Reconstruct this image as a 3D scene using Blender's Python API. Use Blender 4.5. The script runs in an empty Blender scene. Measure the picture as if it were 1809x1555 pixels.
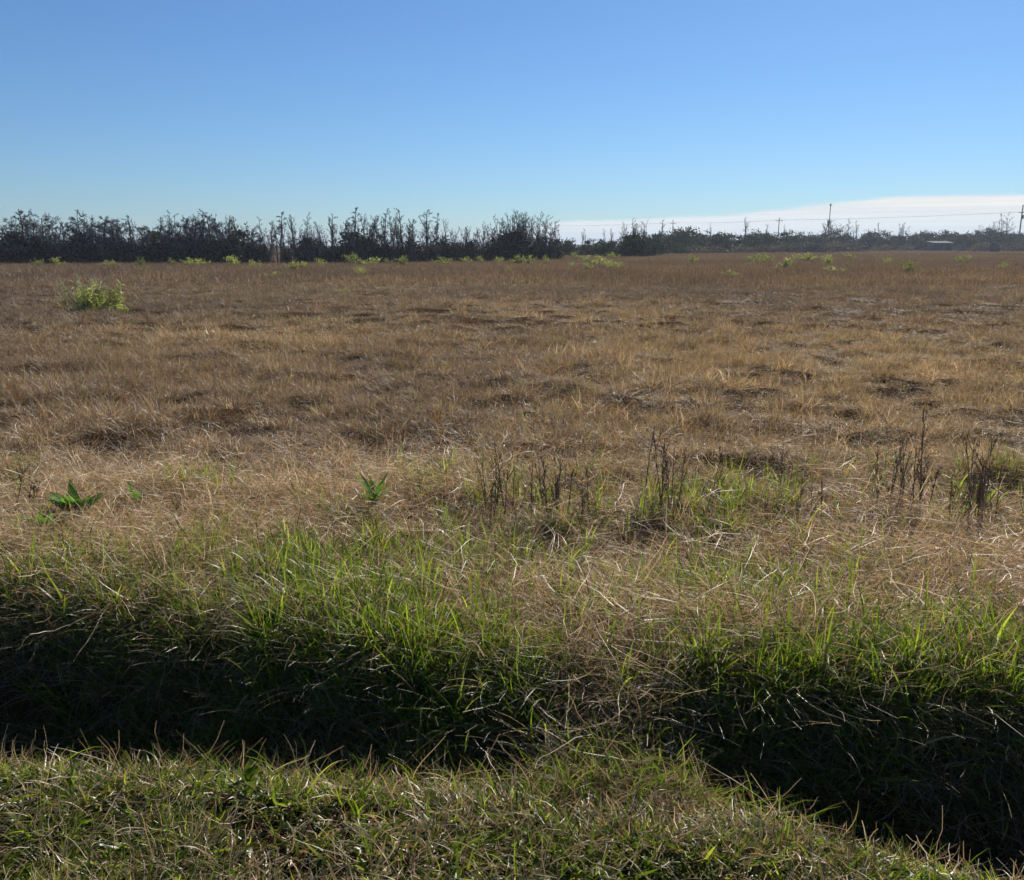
import bpy, math, random
import numpy as np
from mathutils import Vector, Euler, Matrix

SC = bpy.context.scene
COL = SC.collection
R = math.radians

# ------------------------------------------------------------------ camera
EYE = 1.7                      # eye height above the verge and the field
FOC, CX, CY = 1507.5, 904.5, 777.5
HORIZON = 433.0
PITCH = math.atan((CY - HORIZON) / FOC)
cam = bpy.data.cameras.new("camera")
cam.sensor_fit = 'HORIZONTAL'
cam.sensor_width = 36.0
cam.lens = 36.0 * FOC / 1809.0
cam.clip_start = 0.05
cam.clip_end = 20000
cam_ob = bpy.data.objects.new("camera", cam)
cam_ob.location = (0, 0, EYE)
cam_ob.rotation_euler = (math.pi / 2 - PITCH, 0, 0)
COL.objects.link(cam_ob)
SC.camera = cam_ob

# ------------------------------------------------------------------ light
SUN_AZ, SUN_EL = R(26), R(38)
SUN_STRENGTH, SKY_STRENGTH, EXPOSURE = 5.0, 0.082, 0.25
SKY_TINT = (0.468, 0.705, 0.985, 1.0)
world = bpy.data.worlds.new("World")
SC.world = world
world.use_nodes = True
wt = world.node_tree
for n in list(wt.nodes):
    wt.nodes.remove(n)


class NT:
    """tiny helper for node trees"""
    def __init__(s, tree):
        s.t = tree

    def n(s, typ, props=None, **ins):
        nd = s.t.nodes.new(typ)
        for k, v in (props or {}).items():
            setattr(nd, k, v)
        for k, v in ins.items():
            sock = nd.inputs[int(k[1:])] if k[0] == '_' and k[1:].isdigit() else nd.inputs[k.replace('_', ' ')]
            if isinstance(v, bpy.types.NodeSocket):
                s.t.links.new(v, sock)
            else:
                sock.default_value = v
        return nd

    def math(s, op, a, b=0.0, c=0.0, clamp=False):
        return s.n('ShaderNodeMath', {'operation': op, 'use_clamp': clamp}, _0=a, _1=b, _2=c).outputs[0]

    def mix(s, f, a, b, blend='MIX'):
        return s.n('ShaderNodeMix', {'data_type': 'RGBA', 'blend_type': blend}, _0=f, _6=a, _7=b).outputs[2]

    def ramp(s, f, stops):
        nd = s.n('ShaderNodeValToRGB', _0=f)
        e = nd.color_ramp.elements
        while len(e) < len(stops):
            e.new(0.5)
        for el, (p, c) in zip(e, stops):
            el.position = p
            el.color = c if len(c) == 4 else (*c, 1)
        return nd.outputs[0]

    def link(s, a, b):
        s.t.links.new(a, b)


w = NT(wt)
tc = w.n('ShaderNodeTexCoord')
sky = w.n('ShaderNodeTexSky', {'sky_type': 'NISHITA', 'sun_disc': False, 'sun_elevation': SUN_EL, 'sun_rotation': SUN_AZ,
                               'altitude': 0.0, 'air_density': 1.0, 'dust_density': 0.2, 'ozone_density': 2.2})
sky_col = w.mix(1.0, sky.outputs[0], SKY_TINT, 'MULTIPLY')
bg_sky = w.n('ShaderNodeBackground', _0=sky_col, _1=SKY_STRENGTH)
# a low bank of stratus over the horizon, rising towards the sun side
sep = w.n('ShaderNodeSeparateXYZ', _0=tc.outputs['Generated'])
dx, dy, dz = sep.outputs
az = w.math('ARCTAN2', dx, dy)                       # 0 ahead, + right
el = w.math('ARCSINE', dz)
azn = w.math('DIVIDE', w.math('SUBTRACT', az, R(-4)), R(44), clamp=True)
curve = w.n('ShaderNodeFloatCurve', _1=azn)
cm = curve.mapping.curves[0]
pts = [(0.0, 0.10), (0.10, 0.22), (0.16, 0.305), (0.30, 0.345), (0.40, 0.39), (0.47, 0.46), (0.56, 0.555), (0.655, 0.63), (0.80, 0.655), (1.0, 0.68)]
cm.points[0].location = pts[0]
cm.points[1].location = pts[-1]
for p in pts[1:-1]:
    cm.points.new(*p)
curve.mapping.update()
eb = w.math('MULTIPLY', w.math('MULTIPLY', curve.outputs[0], R(5.05)), w.math('COSINE', az))
cv = w.n('ShaderNodeCombineXYZ', _0=w.math('MULTIPLY', az, 9.0), _1=w.math('MULTIPLY', el, 130.0), _2=0.3)
nz = w.n('ShaderNodeTexNoise', {'noise_dimensions': '3D'}, Vector=cv.outputs[0], Scale=1.3, Detail=7.0, Roughness=0.55)
nzc = w.math('SUBTRACT', nz.outputs[0], 0.5)
edge = w.math('ADD', w.math('SUBTRACT', eb, el), w.math('MULTIPLY', nzc, R(0.50)))
mask = w.n('ShaderNodeMapRange', {'interpolation_type': 'SMOOTHSTEP'}, _0=edge, _1=R(-0.06), _2=R(0.26), _3=0.0, _4=1.0).outputs[0]
fade = w.n('ShaderNodeMapRange', {'interpolation_type': 'SMOOTHSTEP'}, _0=az, _1=R(-3), _2=R(5), _3=0.0, _4=0.94).outputs[0]
mask = w.math('MULTIPLY', mask, fade)
streak = w.n('ShaderNodeTexNoise', {'noise_dimensions': '3D'}, Vector=w.n('ShaderNodeCombineXYZ', _0=w.math('MULTIPLY', az, 4.0), _1=w.math('MULTIPLY', el, 190.0), _2=4.3).outputs[0], Scale=1.0, Detail=4.0, Roughness=0.5)
ccol = w.ramp(w.math('ADD', w.math('MULTIPLY', w.math('SUBTRACT', streak.outputs[0], 0.5), 0.9), w.math('DIVIDE', el, R(3.6))),
              [(0.1, (0.62, 0.71, 0.78)), (0.45, (0.74, 0.77, 0.79)), (0.6, (0.68, 0.715, 0.75)), (0.85, (0.86, 0.82, 0.755))])
bg_cloud = w.n('ShaderNodeBackground', _0=ccol, _1=1.0)
mx = w.n('ShaderNodeMixShader', _0=mask, _1=bg_sky.outputs[0], _2=bg_cloud.outputs[0])
wo = w.n('ShaderNodeOutputWorld', _0=mx.outputs[0])

sun = bpy.data.lights.new("sun", 'SUN')
sun.energy = SUN_STRENGTH
sun.angle = R(0.53)
sun.color = (1.0, 0.93, 0.82)
sun_ob = bpy.data.objects.new("sun", sun)
to_sun = Vector((math.sin(SUN_AZ) * math.cos(SUN_EL), math.cos(SUN_AZ) * math.cos(SUN_EL), math.sin(SUN_EL)))
sun_ob.rotation_euler = to_sun.to_track_quat('Z', 'Y').to_euler()
sun_ob.location = to_sun * 50
COL.objects.link(sun_ob)

vs = SC.view_settings
vs.view_transform = 'Standard'
vs.look = 'None'
vs.exposure = EXPOSURE
vs.gamma = 1.0
vs.use_curve_mapping = False
SC.render.engine = 'CYCLES'
SC.cycles.use_denoising = True
SC.cycles.denoiser = 'OPENIMAGEDENOISE'
SC.cycles.adaptive_threshold = 0.03
SC.cycles.max_bounces = 4
SC.cycles.diffuse_bounces = 2
SC.cycles.transmission_bounces = 2
SC.cycles.glossy_bounces = 1
SC.cycles.transparent_max_bounces = 4
SC.cycles.caustics_reflective = False
SC.cycles.caustics_refractive = False

# ------------------------------------------------------------------ pixels of the photograph -> the place
ST, CT = math.sin(PITCH), math.cos(PITCH)


def z_at(py, d):
    """height of what shows at row py at distance d ahead"""
    return EYE + d * math.tan(math.atan((CY - py) / FOC) - PITCH)


def x_at(px, d, z=0.0):
    return (px - CX) / FOC * (d * CT + (EYE - z) * ST)


def ground_at(px, py, z=0.0):
    d = (EYE - z) / math.tan(PITCH - math.atan((CY - py) / FOC))
    return x_at(px, d, z), d


def to_px(x, y, z):
    """numpy: where a point of the place shows in the photograph"""
    zc = y * CT + (EYE - z) * ST
    yc = (z - EYE) * CT + y * ST
    zc = np.maximum(zc, 0.05)
    return CX + FOC * x / zc, CY - FOC * yc / zc


# ------------------------------------------------------------------ noise and terrain
def _hash(ix, iy, seed):
    h = (ix.astype(np.int64) * 374761393 + iy.astype(np.int64) * 668265263 + seed * 974634777) & 0xFFFFFFFF
    h = ((h ^ (h >> 13)) * 1274126177) & 0xFFFFFFFF
    return ((h ^ (h >> 16)) & 0xFFFF) / 65535.0


def vnoise(x, y, seed=0):
    x = np.asarray(x, float); y = np.asarray(y, float)
    ix, iy = np.floor(x), np.floor(y)
    fx, fy = x - ix, y - iy
    fx = fx * fx * (3 - 2 * fx); fy = fy * fy * (3 - 2 * fy)
    a = _hash(ix, iy, seed); b = _hash(ix + 1, iy, seed); c = _hash(ix, iy + 1, seed); d = _hash(ix + 1, iy + 1, seed)
    return (a * (1 - fx) + b * fx) * (1 - fy) + (c * (1 - fx) + d * fx) * fy


def fbm(x, y, seed=0, oct=3):
    s, amp, tot = 0.0, 1.0, 0.0
    for k in range(oct):
        s = s + amp * vnoise(x * 2 ** k + 17.3 * k, y * 2 ** k + 9.1 * k, seed + k)
        tot += amp
        amp *= 0.5
    return s / tot


def sstep(a, b, v):
    t = np.clip((v - a) / (b - a), 0, 1)
    return t * t * (3 - 2 * t)


HUMMOCK = ground_at(962, 962)


def near_edge(x):
    return np.interp(x, [-4, -1.71, -0.73, 0, 0.51, 0.89, 1.23, 4], [2.8, 2.54, 2.41, 2.35, 2.28, 2.13, 1.99, 1.6]) + 0.12 * (vnoise(x * 1.9, x * 0 + 3.3, 5) - 0.5) + 0.06 * (vnoise(x * 5.9, x * 0 + 1.3, 15) - 0.5)


def far_edge(x):
    return np.interp(x, [-6, -2.6, -1.9, -1.2, -0.65, -0.2, 0.2, 0.6, 0.95, 1.3, 1.7, 6], [4.3, 3.88, 3.74, 3.50, 3.30, 3.15, 3.10, 3.10, 3.02, 2.97, 2.92, 2.3]) + 0.10 * (vnoise(x * 1.6, x * 0 + 7.7, 6) - 0.5)


def height(x, y):
    x = np.asarray(x, float); y = np.asarray(y, float)
    a, b = near_edge(x), far_edge(x)
    bottom = -0.62 * np.clip((b - a) / 1.0, 0.75, 1.1) * np.interp(x, [-1.6, -0.6, -0.05, 0.25, 0.5, 0.95], [1, 0.75, 0.5, 0.22, 0.30, 0.95])
    t = (y - a) / (b - a)
    prof = np.where(t < 0.42, bottom * sstep(-0.12, 0.46, t), bottom * (1 - sstep(0.55, 1.04, t)))
    prof = np.where((t > -0.12) & (t < 1.06), prof, 0.0)
    verge = 0.13 * (fbm(x * 3.0, y * 3.4, 11) - 0.5) * sstep(0.2, -0.3, t)
    lump = sstep(b + 0.4, b + 2.5, y)
    field = lump * ((fbm(x * 1.7, y * 2.0, 21, 2) - 0.5) * 0.27 * np.clip(1.25 - y / 60, 0, 1)
                    + (vnoise(x * 0.06, y * 0.05, 31) - 0.5) * 0.22 * np.clip((y - 8) / 30, 0, 1))
    crest = 0.07 * np.exp(-((y - b - 0.25) / 0.35) ** 2) * (0.4 + vnoise(x * 1.5, y * 0, 41))
    hx, hy = HUMMOCK
    hum = 0.17 * np.exp(-((x - hx) / 0.17) ** 2 - ((y - hy) / 0.16) ** 2)
    return prof + verge + field + crest + hum


def hz(x, y):
    return float(height(np.array([x]), np.array([y]))[0])


# ------------------------------------------------------------------ materials
def new_mat(name):
    m = bpy.data.materials.new(name)
    m.use_nodes = True
    for n in list(m.node_tree.nodes):
        m.node_tree.nodes.remove(n)
    return m, NT(m.node_tree)


def leaf_shader(t, col, trans_col, fac=0.45, gloss=0.05, rough=0.4):
    d = t.n('ShaderNodeBsdfDiffuse', Color=col)
    tr = t.n('ShaderNodeBsdfTranslucent', Color=trans_col)
    m1 = t.n('ShaderNodeMixShader', _0=fac, _1=d.outputs[0], _2=tr.outputs[0])
    g = t.n('ShaderNodeBsdfGlossy', Color=(1, 1, 1, 1), Roughness=rough)
    fr = t.n('ShaderNodeFresnel', IOR=1.4)
    m2 = t.n('ShaderNodeMixShader', _0=t.math('MULTIPLY', fr.outputs[0], gloss), _1=m1.outputs[0], _2=g.outputs[0])
    t.n('ShaderNodeOutputMaterial', _0=m2.outputs[0])


def make_grass_mat():
    m, t = new_mat("grass_blades")
    tone = t.n('ShaderNodeAttribute', {'attribute_type': 'INSTANCER', 'attribute_name': 'tone'})
    s = t.n('ShaderNodeSeparateXYZ', _0=tone.outputs['Vector'])
    warm, greenness, bright = s.outputs
    tint = t.n('ShaderNodeAttribute', {'attribute_type': 'GEOMETRY', 'attribute_name': 'tint'}).outputs['Fac']
    gr = t.n('ShaderNodeAttribute', {'attribute_type': 'GEOMETRY', 'attribute_name': 'green'}).outputs['Fac']
    cool = t.ramp(tint, [(0.0, (0.125, 0.086, 0.062)), (0.55, (0.20, 0.147, 0.103)), (0.85, (0.29, 0.217, 0.155)), (1.0, (0.44, 0.345, 0.25))])
    tan = t.ramp(tint, [(0.0, (0.165, 0.108, 0.048)), (0.5, (0.325, 0.233, 0.122)), (0.82, (0.51, 0.392, 0.23)), (1.0, (0.74, 0.60, 0.42))])
    straw = t.mix(warm, cool, tan)
    grn = t.ramp(tint, [(0.0, (0.042, 0.075, 0.014)), (0.5, (0.098, 0.142, 0.022)), (0.85, (0.18, 0.21, 0.038)), (1.0, (0.26, 0.26, 0.08))])
    isg = t.math('GREATER_THAN', gr, t.math('SUBTRACT', 1.0, greenness))
    col = t.mix(isg, straw, grn)
    vv = t.n('ShaderNodeVectorMath', {'operation': 'SCALE'}, _0=col, Scale=bright).outputs[0]
    sat = t.mix(isg, t.mix(1.0, vv, (1.06, 0.93, 0.71, 1), 'MULTIPLY'), t.mix(1.0, vv, (1.5, 1.6, 0.55, 1), 'MULTIPLY'))
    leaf_shader(t, vv, sat, t.math('ADD', 0.47, t.math('MULTIPLY', isg, 0.17)), 0.05, 0.42)
    return m


def noise_col(t, stops, scale, detail=4.0, coord='Object', rough=0.6, stretch=(1, 1, 1)):
    c = t.n('ShaderNodeTexCoord').outputs[coord]
    mp = t.n('ShaderNodeMapping', Vector=c, Scale=stretch)
    n = t.n('ShaderNodeTexNoise', Vector=mp.outputs[0], Scale=scale, Detail=detail, Roughness=rough)
    return t.ramp(n.outputs[0], stops), n.outputs[0], mp.outputs[0]


def make_ground_mat():
    m, t = new_mat("thatch_and_soil")
    pos = t.n('ShaderNodeNewGeometry').outputs['Position']
    n1 = t.n('ShaderNodeTexNoise', Vector=pos, Scale=38.0, Detail=6.0, Roughness=0.7).outputs[0]
    n2 = t.n('ShaderNodeTexNoise', Vector=pos, Scale=0.35, Detail=5.0, Roughness=0.6).outputs[0]
    n3 = t.n('ShaderNodeTexNoise', Vector=pos, Scale=2.6, Detail=5.0, Roughness=0.65).outputs[0]
    c1 = t.ramp(n1, [(0.3, (0.030, 0.020, 0.012)), (0.55, (0.075, 0.050, 0.029)), (0.75, (0.16, 0.110, 0.062))])
    c2 = t.ramp(n2, [(0.35, (0.80, 0.76, 0.74)), (0.65, (1.20, 1.06, 0.90))])
    c3 = t.ramp(n3, [(0.3, (0.65, 0.65, 0.65)), (0.7, (1.25, 1.25, 1.25))])
    col = t.mix(1.0, t.mix(1.0, c1, c2, 'MULTIPLY'), c3, 'MULTIPLY')
    bmp = t.n('ShaderNodeBump', Strength=0.9, Distance=0.03, Height=n1)
    b = t.n('ShaderNodeBsdfPrincipled', Base_Color=col, Roughness=0.95, Normal=bmp.outputs[0])
    b.inputs['Specular IOR Level'].default_value = 0.0
    t.n('ShaderNodeOutputMaterial', _0=b.outputs[0])
    return m


def make_bark(name, dark, light, scale=6.0):
    m, t = new_mat(name)
    col, f, v = noise_col(t, [(0.3, dark), (0.7, light)], scale, 5.0, stretch=(1, 1, 0.25))
    rnd = t.n('ShaderNodeObjectInfo').outputs['Random']
    vr = t.n('ShaderNodeMapRange', _0=rnd, _1=0.0, _2=1.0, _3=0.75, _4=1.25).outputs[0]
    col = t.n('ShaderNodeVectorMath', {'operation': 'SCALE'}, _0=col, Scale=vr).outputs[0]
    b = t.n('ShaderNodeBsdfPrincipled', Base_Color=col, Roughness=0.85)
    b.inputs['Specular IOR Level'].default_value = 0.08
    t.n('ShaderNodeOutputMaterial', _0=b.outputs[0])
    return m


def make_leaf(name, stops, trans=(1.2, 1.4, 0.7, 1), fac=0.4, gloss=0.03, vary=0.3):
    m, t = new_mat(name)
    tint = t.n('ShaderNodeAttribute', {'attribute_type': 'GEOMETRY', 'attribute_name': 'tint'}).outputs['Fac']
    rnd = t.n('ShaderNodeObjectInfo').outputs['Random']
    col = t.ramp(tint, stops)
    vr = t.n('ShaderNodeMapRange', _0=rnd, _1=0.0, _2=1.0, _3=1 - vary, _4=1 + vary).outputs[0]
    col = t.n('ShaderNodeVectorMath', {'operation': 'SCALE'}, _0=col, Scale=vr).outputs[0]
    leaf_shader(t, col, t.mix(1.0, col, trans, 'MULTIPLY'), fac, gloss, 0.45)
    return m


MAT = {
    'grass': make_grass_mat(),
    'ground': make_ground_mat(),
    'bark': make_bark("weathered_bark", (0.030, 0.026, 0.023), (0.10, 0.088, 0.078)),
    'dead': make_bark("bleached_deadwood", (0.07, 0.063, 0.057), (0.24, 0.22, 0.20)),
    'twig': make_bark("grey_twigs", (0.06, 0.055, 0.055), (0.17, 0.155, 0.15), 3.0),
    'pole': make_bark("creosoted_pole", (0.055, 0.048, 0.042), (0.13, 0.115, 0.10), 4.0),
    'cedar': make_leaf("cedar_sprays", [(0, (0.018, 0.020, 0.013)), (0.5, (0.042, 0.040, 0.027)), (0.8, (0.090, 0.078, 0.055)), (1, (0.19, 0.16, 0.125))], fac=0.2),
    'oak': make_leaf("evergreen_leaves", [(0, (0.014, 0.024, 0.010)), (0.6, (0.030, 0.045, 0.018)), (1, (0.060, 0.075, 0.035))], fac=0.25),
    'scrub': make_leaf("dry_scrub", [(0, (0.05, 0.045, 0.03)), (0.6, (0.11, 0.098, 0.06)), (1, (0.22, 0.19, 0.12))], trans=(1.1, 1.0, 0.8, 1), fac=0.3),
    'bush': make_leaf("yellow_green_leaves", [(0, (0.13, 0.155, 0.045)), (0.6, (0.27, 0.295, 0.10)), (1, (0.48, 0.47, 0.25))], trans=(1.25, 1.3, 0.7, 1), fac=0.58),
    'plume': make_leaf("pale_plumes", [(0, (0.30, 0.27, 0.17)), (1, (0.55, 0.50, 0.38))], trans=(1, 1, 0.9, 1), fac=0.5),
    'broadleaf': make_leaf("broad_green_leaves", [(0, (0.055, 0.13, 0.025)), (1, (0.14, 0.24, 0.04))], trans=(1.4, 1.9, 0.6, 1), fac=0.45, gloss=0.12),
    'yellowleaf': make_leaf("yellowing_leaves", [(0, (0.10, 0.16, 0.02)), (1, (0.22, 0.25, 0.03))], trans=(1.4, 1.5, 0.5, 1), fac=0.5, gloss=0.1),
    'stalk': make_bark("dark_weed_stalk", (0.085, 0.056, 0.036), (0.28, 0.19, 0.125), 30.0),
    'palestalk': make_bark("pale_dead_stem", (0.30, 0.24, 0.18), (0.52, 0.45, 0.37), 25.0),
    'soil': make_bark("dry_weed_heads", (0.07, 0.045, 0.03), (0.20, 0.14, 0.09), 30.0),
}


def simple_mat(name, c0, c1, rough=0.6, metal=0.0, scale=3.0):
    m, t = new_mat(name)
    col, f, v = noise_col(t, [(0.3, c0), (0.7, c1)], scale, 4.0)
    b = t.n('ShaderNodeBsdfPrincipled', Base_Color=col, Roughness=rough, Metallic=metal)
    t.n('ShaderNodeOutputMaterial', _0=b.outputs[0])
    return m


MAT['sheet'] = simple_mat("galvanised_sheet", (0.08, 0.095, 0.11), (0.13, 0.145, 0.16), 0.9, 0.0, 0.8)
MAT['board'] = simple_mat("grey_boards", (0.07, 0.068, 0.066), (0.13, 0.125, 0.12), 0.8, 0.0, 1.5)
MAT['wire'] = simple_mat("power_cable", (0.10, 0.10, 0.10), (0.14, 0.14, 0.14), 0.5, 0.2)
MAT['glass_insulator'] = simple_mat("insulator_porcelain", (0.20, 0.16, 0.13), (0.26, 0.21, 0.17), 0.3)


# ------------------------------------------------------------------ mesh helpers
def mesh_from(name, V, F, mats=(), attrs=None, fmat=None, smooth=False):
    """V (n,3), F (m,4) or (m,3) arrays or list of lists"""
    me = bpy.data.meshes.new(name)
    V = np.asarray(V, np.float32)
    if isinstance(F, np.ndarray):
        k = F.shape[1]
        me.vertices.add(len(V)); me.vertices.foreach_set('co', V.ravel())
        me.loops.add(F.size); me.loops.foreach_set('vertex_index', F.ravel().astype(np.int32))
        me.polygons.add(len(F)); me.polygons.foreach_set('loop_start', np.arange(0, F.size, k, dtype=np.int32))
        me.update(calc_edges=True)
    else:
        me.from_pydata(V.tolist(), [], F)
    for m in mats:
        me.materials.append(m)
    if fmat is not None:
        me.polygons.foreach_set('material_index', np.asarray(fmat, np.int32))
    for k, a in (attrs or {}).items():
        at = me.attributes.new(k, 'FLOAT', 'POINT')
        at.data.foreach_set('value', np.asarray(a, np.float32))
    if smooth:
        me.polygons.foreach_set('use_smooth', np.ones(len(me.polygons), bool))
    me.validate()
    return me


def link(name, me, parent=None, loc=(0, 0, 0)):
    o = bpy.data.objects.new(name, me)
    COL.objects.link(o)
    o.location = loc
    if parent is not None:
        o.parent = parent
    return o


def tag(o, label, cat=None, group=None, kind=None):
    o['label'] = label
    if cat: o['category'] = cat
    if group: o['group'] = group
    if kind: o['kind'] = kind
    return o


def empty(name, loc=(0, 0, 0)):
    o = bpy.data.objects.new(name, None)
    o.location = loc
    o.empty_display_size = 0.2
    COL.objects.link(o)
    return o


def copy_thing(root):
    r = root.copy()
    COL.objects.link(r)
    for ch in list(root.children):
        c = ch.copy(); COL.objects.link(c); c.parent = r
        for g in ch.children:
            d = g.copy(); COL.objects.link(d); d.parent = c
    return r


class Geo:
    """collects tubes, quads and leaves into one mesh"""
    def __init__(s):
        s.v, s.f, s.t = [], [], []
        s.nv = 0

    def add(s, V, F, tint=0.5):
        V = np.asarray(V, float)
        s.v.append(V)
        s.f += [[i + s.nv for i in f] for f in F]
        s.t.append(np.full(len(V), tint))
        s.nv += len(V)

    def tube(s, P, rad, sides=5, tint=0.5, cap=True):
        P = np.asarray(P, float)
        n = len(P)
        rad = np.broadcast_to(np.asarray(rad, float), (n,))
        T = np.gradient(P, axis=0)
        T /= np.linalg.norm(T, axis=1)[:, None] + 1e-9
        ref = np.where(np.abs(T[:, 2:3]) > 0.9, np.array([[1., 0, 0]]), np.array([[0, 0, 1.]]))
        A = np.cross(T, ref); A /= np.linalg.norm(A, axis=1)[:, None] + 1e-9
        B = np.cross(T, A)
        ang = np.linspace(0, 2 * np.pi, sides, endpoint=False)
        V = (P[:, None, :] + rad[:, None, None] * (np.cos(ang)[None, :, None] * A[:, None, :] + np.sin(ang)[None, :, None] * B[:, None, :])).reshape(-1, 3)
        F = [[i * sides + j, i * sides + (j + 1) % sides, (i + 1) * sides + (j + 1) % sides, (i + 1) * sides + j] for i in range(n - 1) for j in range(sides)]
        if cap:
            F += [list(range(sides))[::-1], [(n - 1) * sides + j for j in range(sides)]]
        s.add(V, F, tint)

    def box(s, c, size, tint=0.5, rot=0.0):
        x, y, z = np.array(size) / 2
        V = np.array([[-x, -y, -z], [x, -y, -z], [x, y, -z], [-x, y, -z], [-x, -y, z], [x, -y, z], [x, y, z], [-x, y, z]])
        cr, sr = math.cos(rot), math.sin(rot)
        V = V @ np.array([[cr, sr, 0], [-sr, cr, 0], [0, 0, 1]]) + np.array(c)
        s.add(V, [[0, 3, 2, 1], [4, 5, 6, 7], [0, 1, 5, 4], [1, 2, 6, 5], [2, 3, 7, 6], [3, 0, 4, 7]], tint)

    def mesh(s, name, mats, smooth=False):
        V = np.concatenate(s.v) if s.v else np.zeros((0, 3))
        t = np.concatenate(s.t) if s.t else np.zeros(0)
        return mesh_from(name, V, s.f, mats, {'tint': t}, smooth=smooth)


def leaf_quads(C, size, rng, tint, flat=0.0, aspect=2.0, droop=None):
    """many small leaf faces (kite quads) centred at C; returns V,F,tint arrays"""
    n = len(C)
    d = rng.normal(size=(n, 3)); d[:, 2] *= (1 - flat)
    if droop is not None:
        d = d * 0.6 + droop
    d /= np.linalg.norm(d, axis=1)[:, None] + 1e-9
    r = rng.normal(size=(n, 3))
    s = np.cross(d, r); s /= np.linalg.norm(s, axis=1)[:, None] + 1e-9
    L = (size * rng.uniform(0.6, 1.4, n))[:, None]
    W = L / aspect
    V = np.stack([C - d * L / 2, C + s * W / 2 - d * L * 0.05, C + d * L / 2, C - s * W / 2 - d * L * 0.05], 1).reshape(-1, 3)
    F = np.arange(4 * n).reshape(-1, 4)
    return V, F, np.repeat(tint, 4)


# ------------------------------------------------------------------ ground
def build_ground():
    ys = np.concatenate([[-300, -60, -15, -5, -2, -0.6], np.arange(0.0, 9.0, 0.045), 9.0 * 1.026 ** np.arange(0, 225)])
    s = np.linspace(-1, 1, 231)
    s = np.concatenate([[-2.2, -1.5, -1.15], s, [1.15, 1.5, 2.2]])
    wd = 4.6 + 0.78 * np.abs(ys)
    X = wd[:, None] * s[None, :]
    Y = np.broadcast_to(ys[:, None], X.shape)
    Z = height(X, Y)
    V = np.stack([X, Y, Z], -1).reshape(-1, 3)
    nr, nc = X.shape
    i = np.arange(nr - 1)[:, None] * nc + np.arange(nc - 1)[None, :]
    F = np.stack([i, i + 1, i + nc + 1, i + nc], -1).reshape(-1, 4)
    me = mesh_from("field_ground", V, F, [MAT['ground']], smooth=True)
    o = link("ground", me)
    tag(o, "brown thatch and soil of the field, ditch and verge under the grass", kind='structure')


build_ground()


# ------------------------------------------------------------------ grass blades
def blades(rng, n, r=0.1, length=(0.1, 0.3), width=(0.004, 0.008), lean=(0.0, 0.6), bend=(0.2, 1.4), seg=5, kink=0.08,
           outward=0.6, az=None, azs=0.5, zbase=(0, 0), green=False, tint=(0, 1), stalk=False, zmin=0.004, tpow=1.0, noz=False):
    a = rng.uniform(0, 2 * np.pi, n)
    rr = r * np.sqrt(rng.uniform(0, 1, n))
    base = np.stack([rr * np.cos(a), rr * np.sin(a), rng.uniform(*zbase, n) if zbase[1] > zbase[0] else np.full(n, zbase[0])], 1)
    phi = np.where(rng.uniform(size=n) < outward, a + rng.normal(0, 0.6, n), rng.uniform(0, 2 * np.pi, n))
    if az is not None:
        phi = az + rng.normal(0, azs, n)
    L = rng.uniform(*length, n)
    W = rng.uniform(*width, n)
    th = rng.uniform(*lean, n)
    bd = rng.uniform(*bend, n)
    P = [base]
    S = []
    tw = rng.uniform(-0.9, 0.9, n)
    dtw = rng.normal(0, 0.35, n)
    ph = phi.copy()
    thn = np.zeros(n)
    for k in range(seg + 1):
        t = k / seg
        thn = thn + rng.normal(0, kink, n)
        ph = ph + rng.normal(0, kink * 1.3, n)
        theta = th + bd * t ** 1.25 + thn
        d = np.stack([np.sin(theta) * np.cos(ph), np.sin(theta) * np.sin(ph), np.cos(theta)], 1)
        side = np.stack([-np.sin(ph), np.cos(ph), np.zeros(n)], 1)
        nn = np.cross(d, side)
        tw = tw + dtw / seg
        S.append(side * np.cos(tw)[:, None] + nn * np.sin(tw)[:, None])
        if k < seg:
            q = P[-1] + d * (L / seg)[:, None]
            if not noz:
                q[:, 2] = np.maximum(q[:, 2], zmin + 0.01 * rng.uniform(size=n))
            P.append(q)
    P = np.stack(P, 1); S = np.stack(S, 1)
    t = np.linspace(0, 1, seg + 1)
    prof = (1 - 0.55 * t) if stalk else np.minimum(1, 0.55 + 2.2 * t) * np.clip(1 - t, 0.03, 1) ** 0.65
    hw = 0.5 * W[:, None] * prof[None, :]
    Lf = P - S * hw[..., None]; Rt = P + S * hw[..., None]
    V = np.stack([Lf, Rt], 2).reshape(-1, 3)
    per = 2 * (seg + 1)
    b = np.arange(n)[:, None] * per
    k = np.arange(seg)[None, :] * 2
    q = b + k
    F = np.stack([q, q + 1, q + 3, q + 2], -1).reshape(-1, 4)
    ti = tint[0] + (tint[1] - tint[0]) * rng.uniform(0, 1, n) ** tpow
    g = rng.uniform(0.0001, 1, n) if green else np.zeros(n)
    return V, F, np.repeat(ti, per), np.repeat(g, per)


def join_parts(name, parts):
    V, F, T, G, off = [], [], [], [], 0
    for v, f, t, g in parts:
        V.append(v); F.append(f + off); T.append(t); G.append(g); off += len(v)
    return mesh_from(name, np.concatenate(V), np.concatenate(F), [MAT['grass']], {'tint': np.concatenate(T), 'green': np.concatenate(G)})


def proto_set(name, n, fn, seed):
    out = []
    for i in range(n):
        rng = np.random.default_rng(seed * 100 + i)
        out.append(join_parts("%s_%02d" % (name, i), fn(rng)))
    return out


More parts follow.
